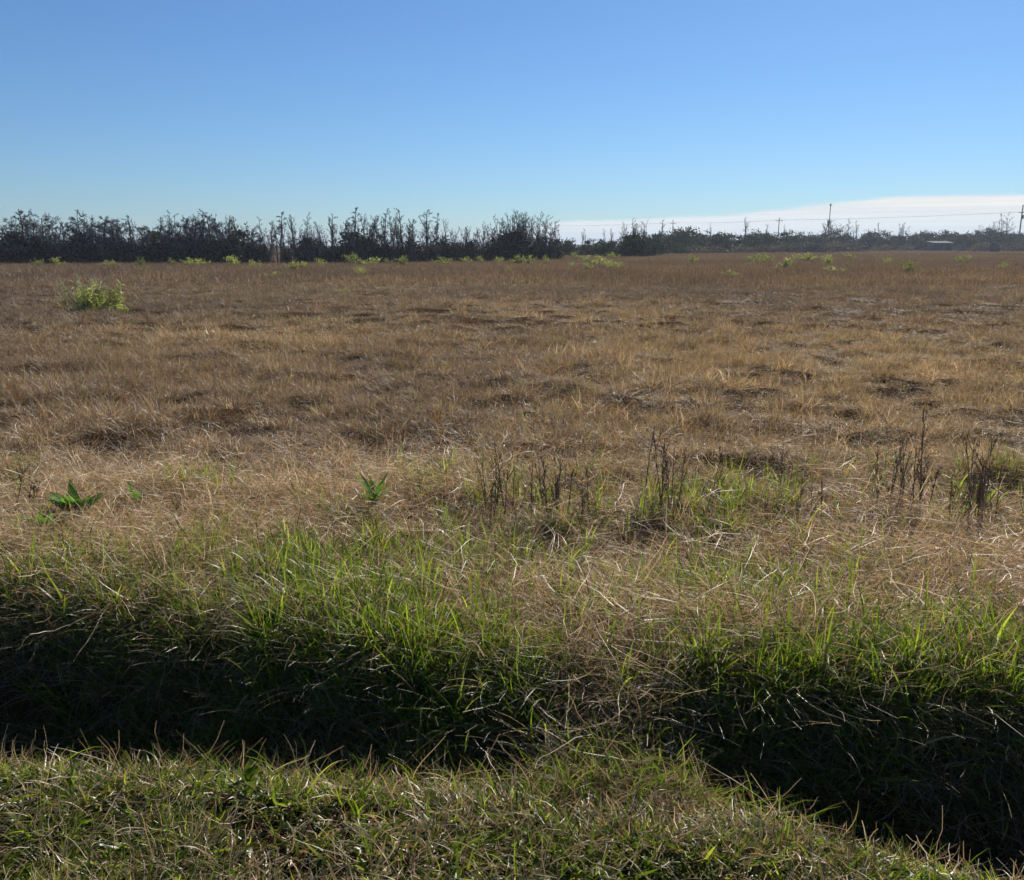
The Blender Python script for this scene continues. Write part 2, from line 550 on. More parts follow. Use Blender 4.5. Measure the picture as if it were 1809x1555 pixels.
def p_mown(rng):       # short cut verge: green blades, clippings, curled straw
    return [blades(rng, 26, 0.085, (0.03, 0.095), (0.0045, 0.0115), (0.5, 1.5), (0.1, 1.1), 4, 0.14, green=True, tint=(0.05, 1)),
            blades(rng, 6, 0.09, (0.045, 0.15), (0.0018, 0.0036), (0.9, 1.55), (-0.1, 0.4), 6, 0.22, outward=0.0, zbase=(0.005, 0.035), tint=(0.35, 1), stalk=True),
            blades(rng, 6, 0.09, (0.03, 0.08), (0.002, 0.006), (0.5, 1.5), (0.0, 0.9), 4, 0.24, tint=(0.0, 0.9))]


def p_green(rng):      # a leafy green tuft with some dry blades
    h = rng.uniform(0.8, 1.15)
    return [blades(rng, 15, 0.05, (0.10 * h, 0.25 * h), (0.006, 0.013), (0.05, 0.6), (0.2, 1.5), 6, 0.06, green=True, tint=(0.05, 1)),
            blades(rng, 13, 0.06, (0.06 * h, 0.17 * h), (0.005, 0.0105), (0.2, 1.0), (0.3, 1.5), 5, 0.1, green=True, tint=(0.0, 0.8)),
            blades(rng, 8, 0.06, (0.10, 0.22), (0.002, 0.0045), (0.3, 1.3), (0.2, 1.3), 6, 0.16, tint=(0.2, 1)),
            blades(rng, 3, 0.04, (0.16, 0.30), (0.002, 0.003), (0.1, 0.9), (0.2, 1.0), 6, 0.1, tint=(0.4, 1), stalk=True)]


def p_leafy(rng):      # a broad-bladed green tuft without dry stalks
    h = rng.uniform(0.7, 1.2)
    return [blades(rng, 12, 0.06, (0.07 * h, 0.20 * h), (0.005, 0.012), (0.15, 1.0), (0.1, 1.3), 6, 0.08, green=True, tint=(0.05, 1)),
            blades(rng, 8, 0.07, (0.05 * h, 0.12 * h), (0.004, 0.009), (0.5, 1.4), (0.2, 1.2), 5, 0.12, green=True, tint=(0.0, 0.8))]


def p_straw(rng):      # lodged stalks lying across each other
    az = 0.0
    return [blades(rng, 9, 0.13, (0.13, 0.35), (0.0018, 0.0036), (1.15, 1.58), (-0.1, 0.40), 8, 0.15, az=az, azs=0.75, zbase=(0.01, 0.16), tint=(0.35, 1), stalk=True),
            blades(rng, 18, 0.13, (0.07, 0.20), (0.0018, 0.0042), (0.8, 1.55), (0.0, 0.7), 7, 0.24, az=az, azs=1.3, zbase=(0.0, 0.10), tint=(0.1, 1)),
            blades(rng, 10, 0.12, (0.08, 0.2), (0.002, 0.005), (0.6, 1.5), (0.1, 1.0), 5, 0.25, outward=0.2, tint=(0, 0.8))]


def p_drape(rng):      # dry stalks hanging down the bank
    return [blades(rng, 4, 0.10, (0.14, 0.34), (0.0016, 0.003), (0.6, 1.4), (0.2, 1.1), 8, 0.13, az=0.0, azs=0.9, tint=(0.2, 1), stalk=True, noz=True),
            blades(rng, 16, 0.08, (0.12, 0.30), (0.0035, 0.008), (0.3, 1.2), (0.5, 1.4), 6, 0.12, az=0.0, azs=0.9, green=True, tint=(0.1, 0.9), noz=True),
            blades(rng, 8, 0.10, (0.12, 0.3), (0.002, 0.004), (0.6, 1.6), (0.2, 1.2), 6, 0.2, az=0.0, azs=1.0, tint=(0, 0.8), noz=True)]


def p_tuss(rng):       # bunch of fine dry grass
    h = rng.uniform(0.75, 1.2)
    return [blades(rng, 46, 0.09, (0.06 * h, 0.15 * h), (0.002, 0.0042), (0.35, 1.4), (0.4, 1.5), 5, 0.24, tint=(0.0, 1), tpow=1.2),
            blades(rng, 8, 0.08, (0.1 * h, 0.24 * h), (0.003, 0.006), (0.1, 0.7), (0.3, 1.3), 5, 0.1, green=True, tint=(0.2, 1)),
            blades(rng, 14, 0.14, (0.08, 0.2), (0.002, 0.004), (0.9, 1.5), (-0.1, 0.5), 5, 0.22, outward=0.2, zbase=(0, 0.05), tint=(0.2, 1), stalk=True),
            blades(rng, 2, 0.06, (0.14 * h, 0.28 * h), (0.0018, 0.0028), (0.0, 0.5), (0.0, 0.5), 5, 0.08, tint=(0.3, 1), stalk=True)]


def p_dome(rng):       # a rounded tussock: fine blades arching out from a tight crown
    h = rng.uniform(0.8, 1.2)
    return [blades(rng, 120, 0.10, (0.09 * h, 0.20 * h), (0.003, 0.006), (0.25, 1.5), (0.4, 1.2), 4, 0.26, outward=0.85, tint=(0.0, 1), tpow=1.1),
            blades(rng, 8, 0.09, (0.12 * h, 0.25 * h), (0.004, 0.007), (0.1, 0.9), (0.3, 1.2), 4, 0.1, green=True, tint=(0.2, 1)),
            blades(rng, 10, 0.16, (0.1, 0.25), (0.002, 0.004), (0.8, 1.5), (-0.1, 0.5), 5, 0.2, outward=0.2, tint=(0.4, 1), stalk=True)]


def p_mid(rng):
    h = rng.uniform(0.75, 1.25)
    return [blades(rng, 100, 0.30, (0.05 * h, 0.14 * h), (0.004, 0.008), (0.3, 1.4), (0.4, 1.5), 4, 0.26, outward=0.4, tint=(0.0, 1), tpow=1.3),
            blades(rng, 12, 0.30, (0.07 * h, 0.18 * h), (0.005, 0.009), (0.1, 0.8), (0.3, 1.2), 3, 0.1, green=True, tint=(0.2, 1)),
            blades(rng, 26, 0.34, (0.06, 0.17), (0.003, 0.006), (0.7, 1.5), (-0.1, 0.5), 4, 0.2, outward=0.2, tint=(0.2, 1), stalk=True)]


def p_far(rng):
    h = rng.uniform(0.8, 1.25)
    return [blades(rng, 110, 0.8, (0.10 * h, 0.27 * h), (0.011, 0.024), (0.0, 0.8), (0.2, 1.2), 3, 0.15, outward=0.2, tint=(0.0, 1), tpow=1.3),
            blades(rng, 30, 0.85, (0.12 * h, 0.33 * h), (0.008, 0.014), (0.0, 0.5), (0.0, 0.4), 3, 0.12, outward=0.2, tint=(0.1, 1), stalk=True),
            blades(rng, 8, 0.8, (0.16 * h, 0.34 * h), (0.012, 0.024), (0.0, 0.8), (0.2, 1.2), 3, 0.15, green=True, tint=(0.2, 1))]


def p_vfar(rng):
    return [blades(rng, 90, 2.3, (0.15, 0.3), (0.04, 0.09), (0.0, 0.7), (0.1, 1.0), 2, 0.15, outward=0.2, tint=(0.0, 1), tpow=1.3)]


def scatter(name, protos, x, y, z, rot, scl, idx, tone, label):
    me = bpy.data.meshes.new(name + "_points")
    n = len(x)
    me.vertices.add(n)
    me.vertices.foreach_set('co', np.stack([x, y, z], 1).astype(np.float32).ravel())
    for nm, typ, arr, fld in (('rot', 'FLOAT_VECTOR', rot, 'vector'), ('scl', 'FLOAT_VECTOR', scl, 'vector'), ('idx', 'INT', idx, 'value'), ('tone', 'FLOAT_VECTOR', tone, 'vector')):
        at = me.attributes.new(nm, typ, 'POINT')
        at.data.foreach_set(fld, np.asarray(arr, np.int32 if typ == 'INT' else np.float32).ravel())
    col = bpy.data.collections.new(name + "_tufts")
    for i, p in enumerate(protos):
        col.objects.link(bpy.data.objects.new("%s_tuft_%03d" % (name, i), p))
    g = bpy.data.node_groups.new(name + "_scatter", 'GeometryNodeTree')
    g.interface.new_socket('Geometry', in_out='INPUT', socket_type='NodeSocketGeometry')
    g.interface.new_socket('Geometry', in_out='OUTPUT', socket_type='NodeSocketGeometry')
    N, L = g.nodes, g.links
    gi, go = N.new('NodeGroupInput'), N.new('NodeGroupOutput')
    ci = N.new('GeometryNodeCollectionInfo')
    ci.inputs['Collection'].default_value = col
    ci.inputs['Separate Children'].default_value = True
    ci.inputs['Reset Children'].default_value = True
    iop = N.new('GeometryNodeInstanceOnPoints')
    iop.inputs['Pick Instance'].default_value = True

    def attr(nm, typ):
        a = N.new('GeometryNodeInputNamedAttribute')
        a.data_type = typ
        a.inputs['Name'].default_value = nm
        return a.outputs['Attribute']
    e2r = N.new('FunctionNodeEulerToRotation')
    L.new(attr('rot', 'FLOAT_VECTOR'), e2r.inputs[0])
    L.new(gi.outputs[0], iop.inputs['Points'])
    L.new(ci.outputs[0], iop.inputs['Instance'])
    L.new(attr('idx', 'INT'), iop.inputs['Instance Index'])
    L.new(e2r.outputs[0], iop.inputs['Rotation'])
    L.new(attr('scl', 'FLOAT_VECTOR'), iop.inputs['Scale'])
    L.new(iop.outputs[0], go.inputs[0])
    me.materials.append(MAT['grass'])
    o = link(name, me)
    md = o.modifiers.new("scatter", 'NODES')
    md.node_group = g
    tag(o, label, kind='stuff')
    return o


RNG = np.random.default_rng(7)


def sample(y0, y1, dens, margin=1.1, dens_fn=None, half=0.70):
    """points over the view wedge between distances y0 and y1 (a margin at each side)"""
    wmax = half * y1 + margin
    n = int((y1 - y0) * 2 * wmax * dens)
    x = RNG.uniform(-wmax, wmax, n); y = RNG.uniform(y0, y1, n)
    k = np.abs(x) < half * y + margin
    if dens_fn is not None:
        k &= RNG.uniform(size=n) < dens_fn(x, y)
    return x[k], y[k]


def gauss(px, py, cx, cy, sx, sy):
    return np.exp(-((px - cx) / sx) ** 2 - ((py - cy) / sy) ** 2)


def green_amount(x, y):
    px, py = to_px(x, y, 0.05)
    g = 0.85 * gauss(px, py, 430, 1095, 260, 85) + 0.40 * gauss(px, py, 640, 1030, 260, 45) + 0.85 * gauss(px, py, 800, 1190, 190, 80)
    g = g + 0.30 * gauss(px, py, 1010, 1080, 130, 40) + 0.7 * gauss(px, py, 1290, 1060, 140, 45) + 0.95 * gauss(px, py, 1350, 1230, 200, 60)
    g = g + 0.65 * gauss(px, py, 1640, 1170, 150, 70) + 0.3 * gauss(px, py, 1480, 1030, 120, 40) + 0.5 * gauss(px, py, 1760, 1210, 100, 60)
    g = g + 0.25 * gauss(px, py, 100, 1000, 80, 40) + 0.22 * gauss(px, py, 350, 860, 60, 18) + 0.10 * gauss(px, py, 1170, 900, 200, 40)
    g = 0.95 * g * np.clip(2.6 * (fbm(x * 2.6, y * 3.0, 77) - 0.16), 0.08, 1.5)
    return np.clip(g, 0, 1)


def straw_amount(x, y):
    px, py = to_px(x, y, 0.05)
    s = 1.3 * gauss(px, py, 1060, 1130, 210, 55) + 1.2 * gauss(px, py, 1690, 1020, 230, 75) + 1.1 * gauss(px, py, 170, 960, 260, 75)
    s = s + 0.7 * gauss(px, py, 480, 860, 300, 40) + 0.55 * gauss(px, py, 880, 1050, 300, 40) + 0.7 * gauss(px, py, 1420, 1120, 200, 45) + 0.9 * gauss(px, py, 1110, 1270, 110, 60)
    return np.clip(s * (0.6 + 0.8 * fbm(x * 1.7, y * 1.7, 99)), 0, 1)


def slope_tilt(x, y, amt=0.8):
    e = 0.03
    gx = (height(x + e, y) - height(x - e, y)) / (2 * e)
    gy = (height(x, y + e) - height(x, y - e)) / (2 * e)
    return np.clip(gx, -1.2, 1.2) * amt, np.clip(gy, -1.2, 1.2) * amt


def tones(x, y, warm, green, bright):
    n = len(x)
    return np.stack([np.clip(warm + RNG.normal(0, 0.12, n), 0, 1), np.clip(green, 0, 1), np.clip(bright * RNG.normal(1, 0.10, n), 0.3, 2)], 1)


def put(name, protos, x, y, tone, label, s=(0.8, 1.2), rz=None, tilt=0.7, dz=0.0, zs=None):
    n = len(x)
    z = height(x, y) + dz
    gx, gy = slope_tilt(x, y, tilt)
    rzv = RNG.uniform(0, 2 * np.pi, n) if rz is None else rz
    # euler XYZ: spin about Z last would tilt the wrong way, so tilt is expressed in the turned frame
    rot = np.zeros((n, 3))
    for i in range(n):
        if abs(gx[i]) + abs(gy[i]) > 0.05:
            nrm = Vector((-gx[i], -gy[i], 1)).normalized()
            q = Vector((0, 0, 1)).rotation_difference(nrm) @ Euler((0, 0, rzv[i])).to_quaternion()
            rot[i] = q.to_euler()
        else:
            rot[i] = (0, 0, rzv[i])
    sc = RNG.uniform(*s, n)
    scl = np.stack([sc, sc, sc * (zs if zs is not None else RNG.uniform(0.85, 1.15, n))], 1)
    idx = RNG.integers(0, len(protos), n)
    return scatter(name, protos, x, y, z, rot, scl, idx, tone, label)


def build_grass():
    mown = proto_set("mown", 8, p_mown, 1)
    green = proto_set("green", 8, p_green, 2)
    straw = proto_set("straw", 8, p_straw, 3)
    leafy = proto_set("leafy", 8, p_leafy, 15)
    drape = proto_set("drape", 6, p_drape, 4)
    tuss = proto_set("tussock", 8, p_tuss, 5)
    mid = proto_set("mid", 6, p_mid, 6)
    far = proto_set("far", 6, p_far, 7)
    vfar = proto_set("vfar", 4, p_vfar, 8)

    # mown verge
    x, y = sample(1.0, 3.3, 640, 0.9)
    k = (y < near_edge(x) + 0.16)
    k &= RNG.uniform(size=len(x)) < np.clip(3.2 * (fbm(x * 4.2, y * 4.8, 12) - 0.30), 0.06, 1)
    x, y = x[k], y[k]
    n = len(x)
    patch = fbm(x * 2.6, y * 2.6, 13)
    gr = np.clip(0.88 + 1.7 * (patch - 0.45), 0.3, 1.0)
    put("mown_grass", mown, x, y, tones(x, y, 0.85, gr, 1.08), "short mown green and straw grass of the verge in front of the ditch", (0.8, 1.3))
    # taller tufts along the lip and scattered over the verge
    x, y = sample(1.0, 3.3, 190, 0.9)
    lip = np.exp(-((y - near_edge(x) - 0.12) / 0.22) ** 2) * np.clip(2.2 * vnoise(x * 4.5, y * 4.5, 19) - 0.35, 0.1, 1)
    k = (y < near_edge(x) + 0.55) & (RNG.uniform(size=len(x)) < 0.03 + 0.75 * lip)
    x, y = x[k], y[k]
    put("lip_grass", leafy, x, y, tones(x, y, 0.5, np.full(len(x), 0.97), 1.15), "upright green grass along the near lip of the dark ditch", (0.5, 1.0))

    stalks = proto_set("stalk", 5, lambda rng: [blades(rng, 3, 0.05, (0.10, 0.32), (0.0018, 0.0032), (0.9, 1.55), (-0.2, 0.5), 7, 0.09, tint=(0.45, 1), stalk=True, noz=True)], 14)
    x, y = sample(1.9, 4.2, 70, 0.9)
    k = (y > near_edge(x) + 0.06) & (y < far_edge(x) + 0.1)
    x, y = x[k], y[k]
    put("stray_stalks", stalks, x, y, tones(x, y, 0.7, 0 * x, 1.25), "stray dry stalks crossing each other over the dark ditch", (0.7, 1.3), dz=0.11)

    # ditch floor and shaded far bank
    x, y = sample(1.6, 5.0, 330, 0.9)
    k = (y > near_edge(x) + 0.1) & (y < far_edge(x) + 0.05)
    x, y = x[k], y[k]
    put("ditch_grass", drape, x, y, tones(x, y, 0.4, np.full(len(x), 0.6), 1.0), "tangled long grass hanging down the shaded bank of the ditch", (0.6, 1.1),
        rz=-np.pi / 2 + RNG.normal(0, 0.8, len(x)), tilt=0.9)

    # crest and band behind it
    ga = lambda x, y: green_amount(x, y)
    x, y = sample(2.6, 6.3, 560, 0.9)
    k = (y > far_edge(x) - 0.58) & (RNG.uniform(size=len(x)) < 0.03 + 0.95 * ga(x, y))
    x, y = x[k], y[k]
    put("bank_grass", green, x, y, tones(x, y, 0.62, 0.70 + 0.5 * ga(x, y), 1.22), "bright green backlit grass growing along the far bank of the ditch", (0.75, 1.25), tilt=0.35)
    # drooping over the crest
    x, y = sample(2.6, 5.2, 200, 0.9)
    b = far_edge(x)
    k = (y > b - 0.22) & (y < b + 0.25)
    x, y = x[k], y[k]
    put("drooping_grass", drape, x, y, tones(x, y, 0.6, 0.50 + 0.75 * ga(x, y), 1.1), "dry and green grass drooping over the far edge of the ditch", (0.7, 1.15),
        rz=-np.pi / 2 + RNG.normal(0, 0.9, len(x)), tilt=0.3)
    # lodged straw
    x, y = sample(2.8, 8.5, 300, 0.9)
    s = straw_amount(x, y)
    k = (y > far_edge(x) - 0.03 - 0.40 * np.exp(-((x - 0.36) / 0.22) ** 2)) & (RNG.uniform(size=len(x)) < (0.16 * (y < 6.5) + 0.95 * s) * (1 - 0.5 * ga(x, y)))
    x, y = x[k], y[k]
    dirn = np.where(x > 0.6, 2.6, 0.45) + 1.6 * (fbm(x * 0.8, y * 0.8, 55) - 0.5) + np.where(RNG.uniform(size=len(x)) < 0.5, np.pi, 0) + RNG.normal(0, 0.55, len(x))
    put("lodged_straw", straw, x, y, tones(x, y, 0.62, 0 * x, 1.65), "flattened pale straw lying in mats behind the ditch", (0.75, 1.25), rz=dirn, tilt=0.6)

    hx, hy = HUMMOCK
    n = 90
    x = hx + RNG.normal(0, 0.13, n); y = hy + RNG.normal(0, 0.12, n)
    put("hummock_grass", drape, x, y, tones(x, y, 0.5, np.full(n, 0.75), 0.8), "dark green grass on the small hummock below the dead weeds", (0.35, 0.7), rz=np.arctan2(y - hy, x - hx) + RNG.normal(0, 0.4, n), tilt=0.3)

    # fine dry bunch grass from the bank out over the near field
    def field_tone(x, y):
        big = fbm(x * 0.16 + 3, y * 0.10, 61, 3)
        px, py = to_px(x, y, 0.1)
        orange = 0.75 * gauss(px, py, 1050, 545, 260, 20) + 0.8 * gauss(px, py, 430, 590, 330, 24) + 0.55 * gauss(px, py, 1450, 610, 380, 70) + 0.6 * gauss(px, py, 1650, 492, 200, 8) + 0.3 * gauss(px, py, 800, 500, 300, 10)
        base = np.interp(py, [455, 540, 600, 700, 820, 900], [0.08, 0.12, 0.42, 0.50, 0.55, 0.60])
        warm = base + orange * 0.75 + 1.1 * (big - 0.5) + np.interp(px, [0, 700, 1400], [-0.10, 0.04, 0.12]) * np.interp(py, [470, 570], [-0.3, 1])
        bright = np.interp(py, [455, 540, 620, 760, 900], [0.84, 0.86, 1.02, 1.16, 1.12]) * (0.82 + 0.36 * fbm(x * 0.9, y * 0.9, 63)) * (1 + 0.18 * orange)
        return warm, bright
    x, y = sample(3.3, 17, 95, 1.0)
    b = far_edge(x)
    clump = fbm(x * 1.35, y * 1.7, 65, 2)
    k = (y > b - 0.1) & (RNG.uniform(size=len(x)) < np.clip(2.6 * (clump - 0.20), 0.55, 1)) & (RNG.uniform(size=len(x)) < sstep(17.5, 13, y))
    k &= RNG.uniform(size=len(x)) > 0.6 * ga(x, y)
    x, y = x[k], y[k]
    wm, br = field_tone(x, y)
    clump = fbm(x * 1.35, y * 1.7, 65, 2)
    put("bunch_grass", tuss, x, y, tones(x, y, wm, 0.03 + 0.9 * ga(x, y) + 0.04 * (fbm(x * 0.7, y * 0.7, 64) > 0.62), br), "fine dry tan bunch grass over the near field",
        (0.8, 1.25), zs=np.clip(0.45 + 1.2 * (clump - 0.2), 0.45, 1.35) * np.interp(y, [4, 9], [0.62, 1]) * RNG.uniform(0.85, 1.15, len(x)))
    dome = proto_set("dome", 7, p_dome, 9)
    x, y = sample(5.2, 46, 6.6, 1.2)
    gap = fbm(x * 0.9, y * 1.1, 83, 2)
    k = (RNG.uniform(size=len(x)) < np.clip(4.0 * (gap - 0.34), 0.04, 1.0)) & (RNG.uniform(size=len(x)) < sstep(5.2, 8.5, y) * sstep(46, 34, y))
    x, y = x[k], y[k]
    wm, br = field_tone(x, y)
    put("tussock_grass", dome, x, y, tones(x, y, wm + 0.06, 0.03 + 0.16 * (fbm(x * 0.5, y * 0.5, 67) > 0.6), br * 1.24), "rounded tussocks of dry golden grass scattered over the middle of the field", (0.6, 1.5), tilt=0.3)
    x, y = sample(12.5, 44, 18, 1.5)
    clump = fbm(x * 0.9, y * 1.1, 83, 2) - 0.06
    k = (RNG.uniform(size=len(x)) < sstep(12.5, 16, y) * sstep(45, 36, y)) & (RNG.uniform(size=len(x)) < np.clip(3.4 * (clump - 0.24), 0.62, 1))
    x, y = x[k], y[k]
    wm, br = field_tone(x, y)
    put("field_grass", mid, x, y, tones(x, y, wm, 0.04 + 0.10 * (fbm(x * 0.3, y * 0.3, 66) > 0.6), br * 0.88), "dry brown grass covering the middle of the field", (0.8, 1.3), zs=np.clip(0.3 + 1.5 * (fbm(x * 0.9, y * 1.1, 83, 2) - 0.2), 0.36, 0.95) * RNG.uniform(0.85, 1.15, len(x)))
    x, y = sample(34, 150, 3.0, 3)
    k = RNG.uniform(size=len(x)) < sstep(34, 44, y)
    x, y = x[k], y[k]
    wm, br = field_tone(x, y)
    put("far_field_grass", far, x, y, tones(x, y, wm, 0.03 + 0 * x, br), "grey brown grass of the far field below the trees", (0.8, 1.25))
    x, y = sample(140, 420, 0.22, 5)
    wm, br = field_tone(x, y)
    put("distant_grass", vfar, x, y, tones(x, y, wm + 0.15, 0 * x, br), "brown grass at the farthest edge of the field", (0.8, 1.2))


build_grass()


# ------------------------------------------------------------------ trees
def path(rng, p0, d0, L, n, wob=0.1, up=0.0):
    P = [np.array(p0, float)]
    d = np.array(d0, float); d /= np.linalg.norm(d)
    for i in range(n):
        d = d + rng.normal(0, wob, 3) + np.array([0, 0, up])
        d /= np.linalg.norm(d)
        P.append(P[-1] + d * L / n)
    return np.array(P)


def dirv(a, e):
    return np.array([math.cos(a) * math.cos(e), math.sin(a) * math.cos(e), math.sin(e)])


def limbs_from(g, rng, P, rad, depth, n, L, el=(0.1, 0.9), wob=0.14, up=0.03, t0=0.25, taper=1.0, minr=0.012):
    m = len(P) - 1
    tips = []
    for k in range(n):
        t = t0 + (0.98 - t0) * (k + rng.uniform(0, 1)) / n
        i = min(int(t * m), m - 1)
        f = t * m - i
        p = P[i] * (1 - f) + P[i + 1] * f
        l = L * rng.uniform(0.5, 1.15) * (1 - taper * t * 0.75)
        d = dirv(rng.uniform(0, 2 * math.pi), rng.uniform(*el))
        par = P[i + 1] - P[i]; par /= np.linalg.norm(par)
        Q = path(rng, p, d + 0.25 * par, l, 4 if depth else 3, wob, up)
        r0 = max(rad * (0.55 if depth else 0.5) * (1 - 0.4 * t), minr)
        g.tube(Q, np.linspace(r0, minr * 0.7, len(Q)), 4 if r0 > 0.03 else 3, cap=False)
        tips.append(Q)
        if depth > 0:
            limbs_from(g, rng, Q, r0, depth - 1, max(3, int(n * 0.55)), l * 0.5, (-0.3, 1.1), wob * 1.3, up, 0.3, 0.6, minr)
    return tips


def snag(seed, H=6.0, lean=0.06, stubs=26, big=0.13):
    """a dead tree: bare pointed trunk with short broken limbs"""
    rng = np.random.default_rng(seed)
    tr, li = Geo(), Geo()
    P = path(rng, (0, 0, -0.1), (rng.normal(0, lean), rng.normal(0, lean), 1), H, 9, 0.035, 0.02)
    tr.tube(P, np.linspace(big, 0.022, len(P)) * np.linspace(1.25, 1, len(P)), 7)
    limbs_from(li, rng, P, big * 0.42, 2, stubs // 2 + 6, 1.35, (0.1, 1.0), 0.15, 0.05, 0.15, 0.72, 0.0125)
    for k in range(int(rng.integers(1, 4))):
        i = int(rng.integers(3, 7))
        Q = path(rng, P[i], dirv(rng.uniform(0, 6.28), rng.uniform(0.9, 1.3)), H * rng.uniform(0.2, 0.36), 5, 0.06, 0.12)
        tr.tube(Q, np.linspace(big * 0.5, 0.018, len(Q)), 5)
        limbs_from(li, rng, Q, 0.035, 1, 8, 0.7, (0.2, 1.0), 0.15, 0.05, 0.15, 0.7, 0.012)
    return {'trunk': (tr.mesh("snag_trunk", [MAT['dead']], True), None), 'limbs': (li.mesh("snag_limbs", [MAT['dead']]), 'stuff')}


def bare_tree(seed, H=6.0, stems=6, mat='bark', spread=0.5):
    rng = np.random.default_rng(seed)
    tr, li = Geo(), Geo()
    for k in range(stems):
        a = 2 * math.pi * (k + rng.uniform(0, 0.7)) / stems
        P = path(rng, (0.1 * math.cos(a), 0.1 * math.sin(a), -0.1), dirv(a, math.pi / 2 - spread * rng.uniform(0.25, 1)), H * rng.uniform(0.75, 1.05), 8, 0.06, 0.05)
        tr.tube(P, np.linspace(0.09, 0.02, len(P)), 6)
        limbs_from(li, rng, P, 0.06, 2, 11, H * 0.30, (0.1, 1.0), 0.14, 0.06, 0.15, 0.7, 0.017)
    return {'trunk': (tr.mesh("bare_trunk", [MAT[mat]], True), None), 'limbs': (li.mesh("bare_limbs", [MAT['twig' if mat == 'twig' else 'bark']]), 'stuff')}


def cedar(seed, H=5.0, crown=0.62, wide=2.2, dens=2800, leafmat='cedar', dead_top=True, size=0.33):
    """juniper: trunk, level layered limbs, dark sprays up to a fraction of its height"""
    rng = np.random.default_rng(seed)
    tr, li = Geo(), Geo()
    P = path(rng, (0, 0, -0.1), (rng.normal(0, 0.05), rng.normal(0, 0.05), 1), H, 9, 0.04, 0.02)
    tr.tube(P, np.linspace(0.17, 0.03, len(P)), 7)
    for k in range(2):
        Q = path(rng, P[1], dirv(rng.uniform(0, 6.28), rng.uniform(1.0, 1.3)), H * rng.uniform(0.55, 0.85), 7, 0.06, 0.05)
        tr.tube(Q, np.linspace(0.09, 0.025, len(Q)), 6)
        limbs_from(li, rng, Q, 0.055, 2 if dead_top else 1, 10, wide * 0.5, (0.0, 0.6), 0.14, 0.02, 0.3, 0.7, 0.013)
    limbs_from(li, rng, P, 0.085, 2 if dead_top else 1, 24 if dead_top else 14, wide * 1.0, (-0.05, 0.45), 0.12, 0.02, 0.22, 0.6, 0.018)
    # foliage: clumps of sprays inside an uneven cone/dome
    Cs, Ts = [], []
    nc = 46
    for k in range(nc):
        h = rng.uniform(0.02, 1) ** 1.1
        a = rng.uniform(0, 2 * math.pi)
        rad = wide * (1 - 0.62 * h ** 1.3) * math.sqrt(rng.uniform(0.05, 1)) * rng.uniform(0.7, 1.15)
        c = np.array([rad * math.cos(a), rad * math.sin(a), 0.1 + h * H * crown * rng.uniform(0.82, 1.12)])
        cs = rng.uniform(0.3, 0.62)
        q = c + rng.normal(size=(dens // nc, 3)) * np.array([cs, cs, cs * 0.5])
        q[:, 2] = np.maximum(q[:, 2], 0.02)
        Cs.append(q)
        Ts.append(np.clip(rng.uniform(0.0, 0.75) + rng.normal(0, 0.2, len(q)), 0, 1))
    C = np.concatenate(Cs); T = np.concatenate(Ts)
    V, F, t = leaf_quads(C, size, rng, T, 0.35, 1.5)
    me = mesh_from("cedar_crown", V, F, [MAT[leafmat]], {'tint': t})
    return {'trunk': (tr.mesh("cedar_trunk", [MAT['bark']], True), None), 'limbs': (li.mesh("cedar_limbs", [MAT['dead' if dead_top else 'bark']]), 'stuff'), 'crown': (me, None)}


def round_tree(seed, H=5.0, wide=4.0, dens=1900, size=0.5, leafmat='oak'):
    rng = np.random.default_rng(seed)
    tr, li = Geo(), Geo()
    for k in range(3):
        a = rng.uniform(0, 6.28)
        P = path(rng, (0, 0, -0.1), dirv(a, rng.uniform(0.9, 1.35)), H * 0.75, 7, 0.08, 0.03)
        tr.tube(P, np.linspace(0.17, 0.04, len(P)), 6)
        limbs_from(li, rng, P, 0.07, 1, 8, wide * 0.55, (0.0, 0.8), 0.14, 0.04, 0.25, 0.6, 0.02)
    Cs, Ts = [], []
    nc = 40
    for k in range(nc):
        a = rng.uniform(0, 6.28)
        e = math.asin(rng.uniform(0, 1))
        rr = rng.uniform(0.35, 1.0) ** 0.5
        lump = 0.82 + 0.3 * rng.uniform()
        c = np.array([wide * rr * math.cos(a) * math.cos(e) * lump, wide * rr * math.sin(a) * math.cos(e) * lump, 0.25 + (H - 0.6) * rr * math.sin(e) * lump])
        cs = rng.uniform(0.45, 0.85)
        q = c + rng.normal(size=(dens // nc, 3)) * np.array([cs, cs, cs * 0.55])
        q[:, 2] = np.maximum(q[:, 2], 0.03)
        Cs.append(q)
        Ts.append(np.clip(rng.uniform(0, 0.8) + rng.normal(0, 0.2, len(q)), 0, 1))
    C = np.concatenate(Cs); T = np.concatenate(Ts)
    V, F, t = leaf_quads(C, size, rng, T, 0.2, 1.6)
    me = mesh_from("round_crown", V, F, [MAT[leafmat]], {'tint': t})
    return {'trunk': (tr.mesh("round_trunk", [MAT['bark']], True), None), 'limbs': (li.mesh("round_limbs", [MAT['bark']]), 'stuff'), 'crown': (me, None)}


def thing_from(name, parts):
    r = empty(name)
    for pn, (me, kind) in parts.items():
        o = link(pn, me, r)
        if kind:
            o['kind'] = kind
    return r


ORD = ["first", "second", "third", "fourth", "fifth", "sixth", "seventh", "eighth", "ninth", "tenth", "eleventh", "twelfth", "thirteenth", "fourteenth", "fifteenth",
       "sixteenth", "seventeenth", "eighteenth", "nineteenth"]
TENS = {2: ("twentieth", "twenty"), 3: ("thirtieth", "thirty"), 4: ("fortieth", "forty"), 5: ("fiftieth", "fifty"), 6: ("sixtieth", "sixty")}


def ordinal(i):
    if i <= 19:
        return ORD[i - 1]
    t, u = divmod(i, 10)
    return TENS[t][0] if u == 0 else TENS[t][1] + "-" + ORD[u - 1]


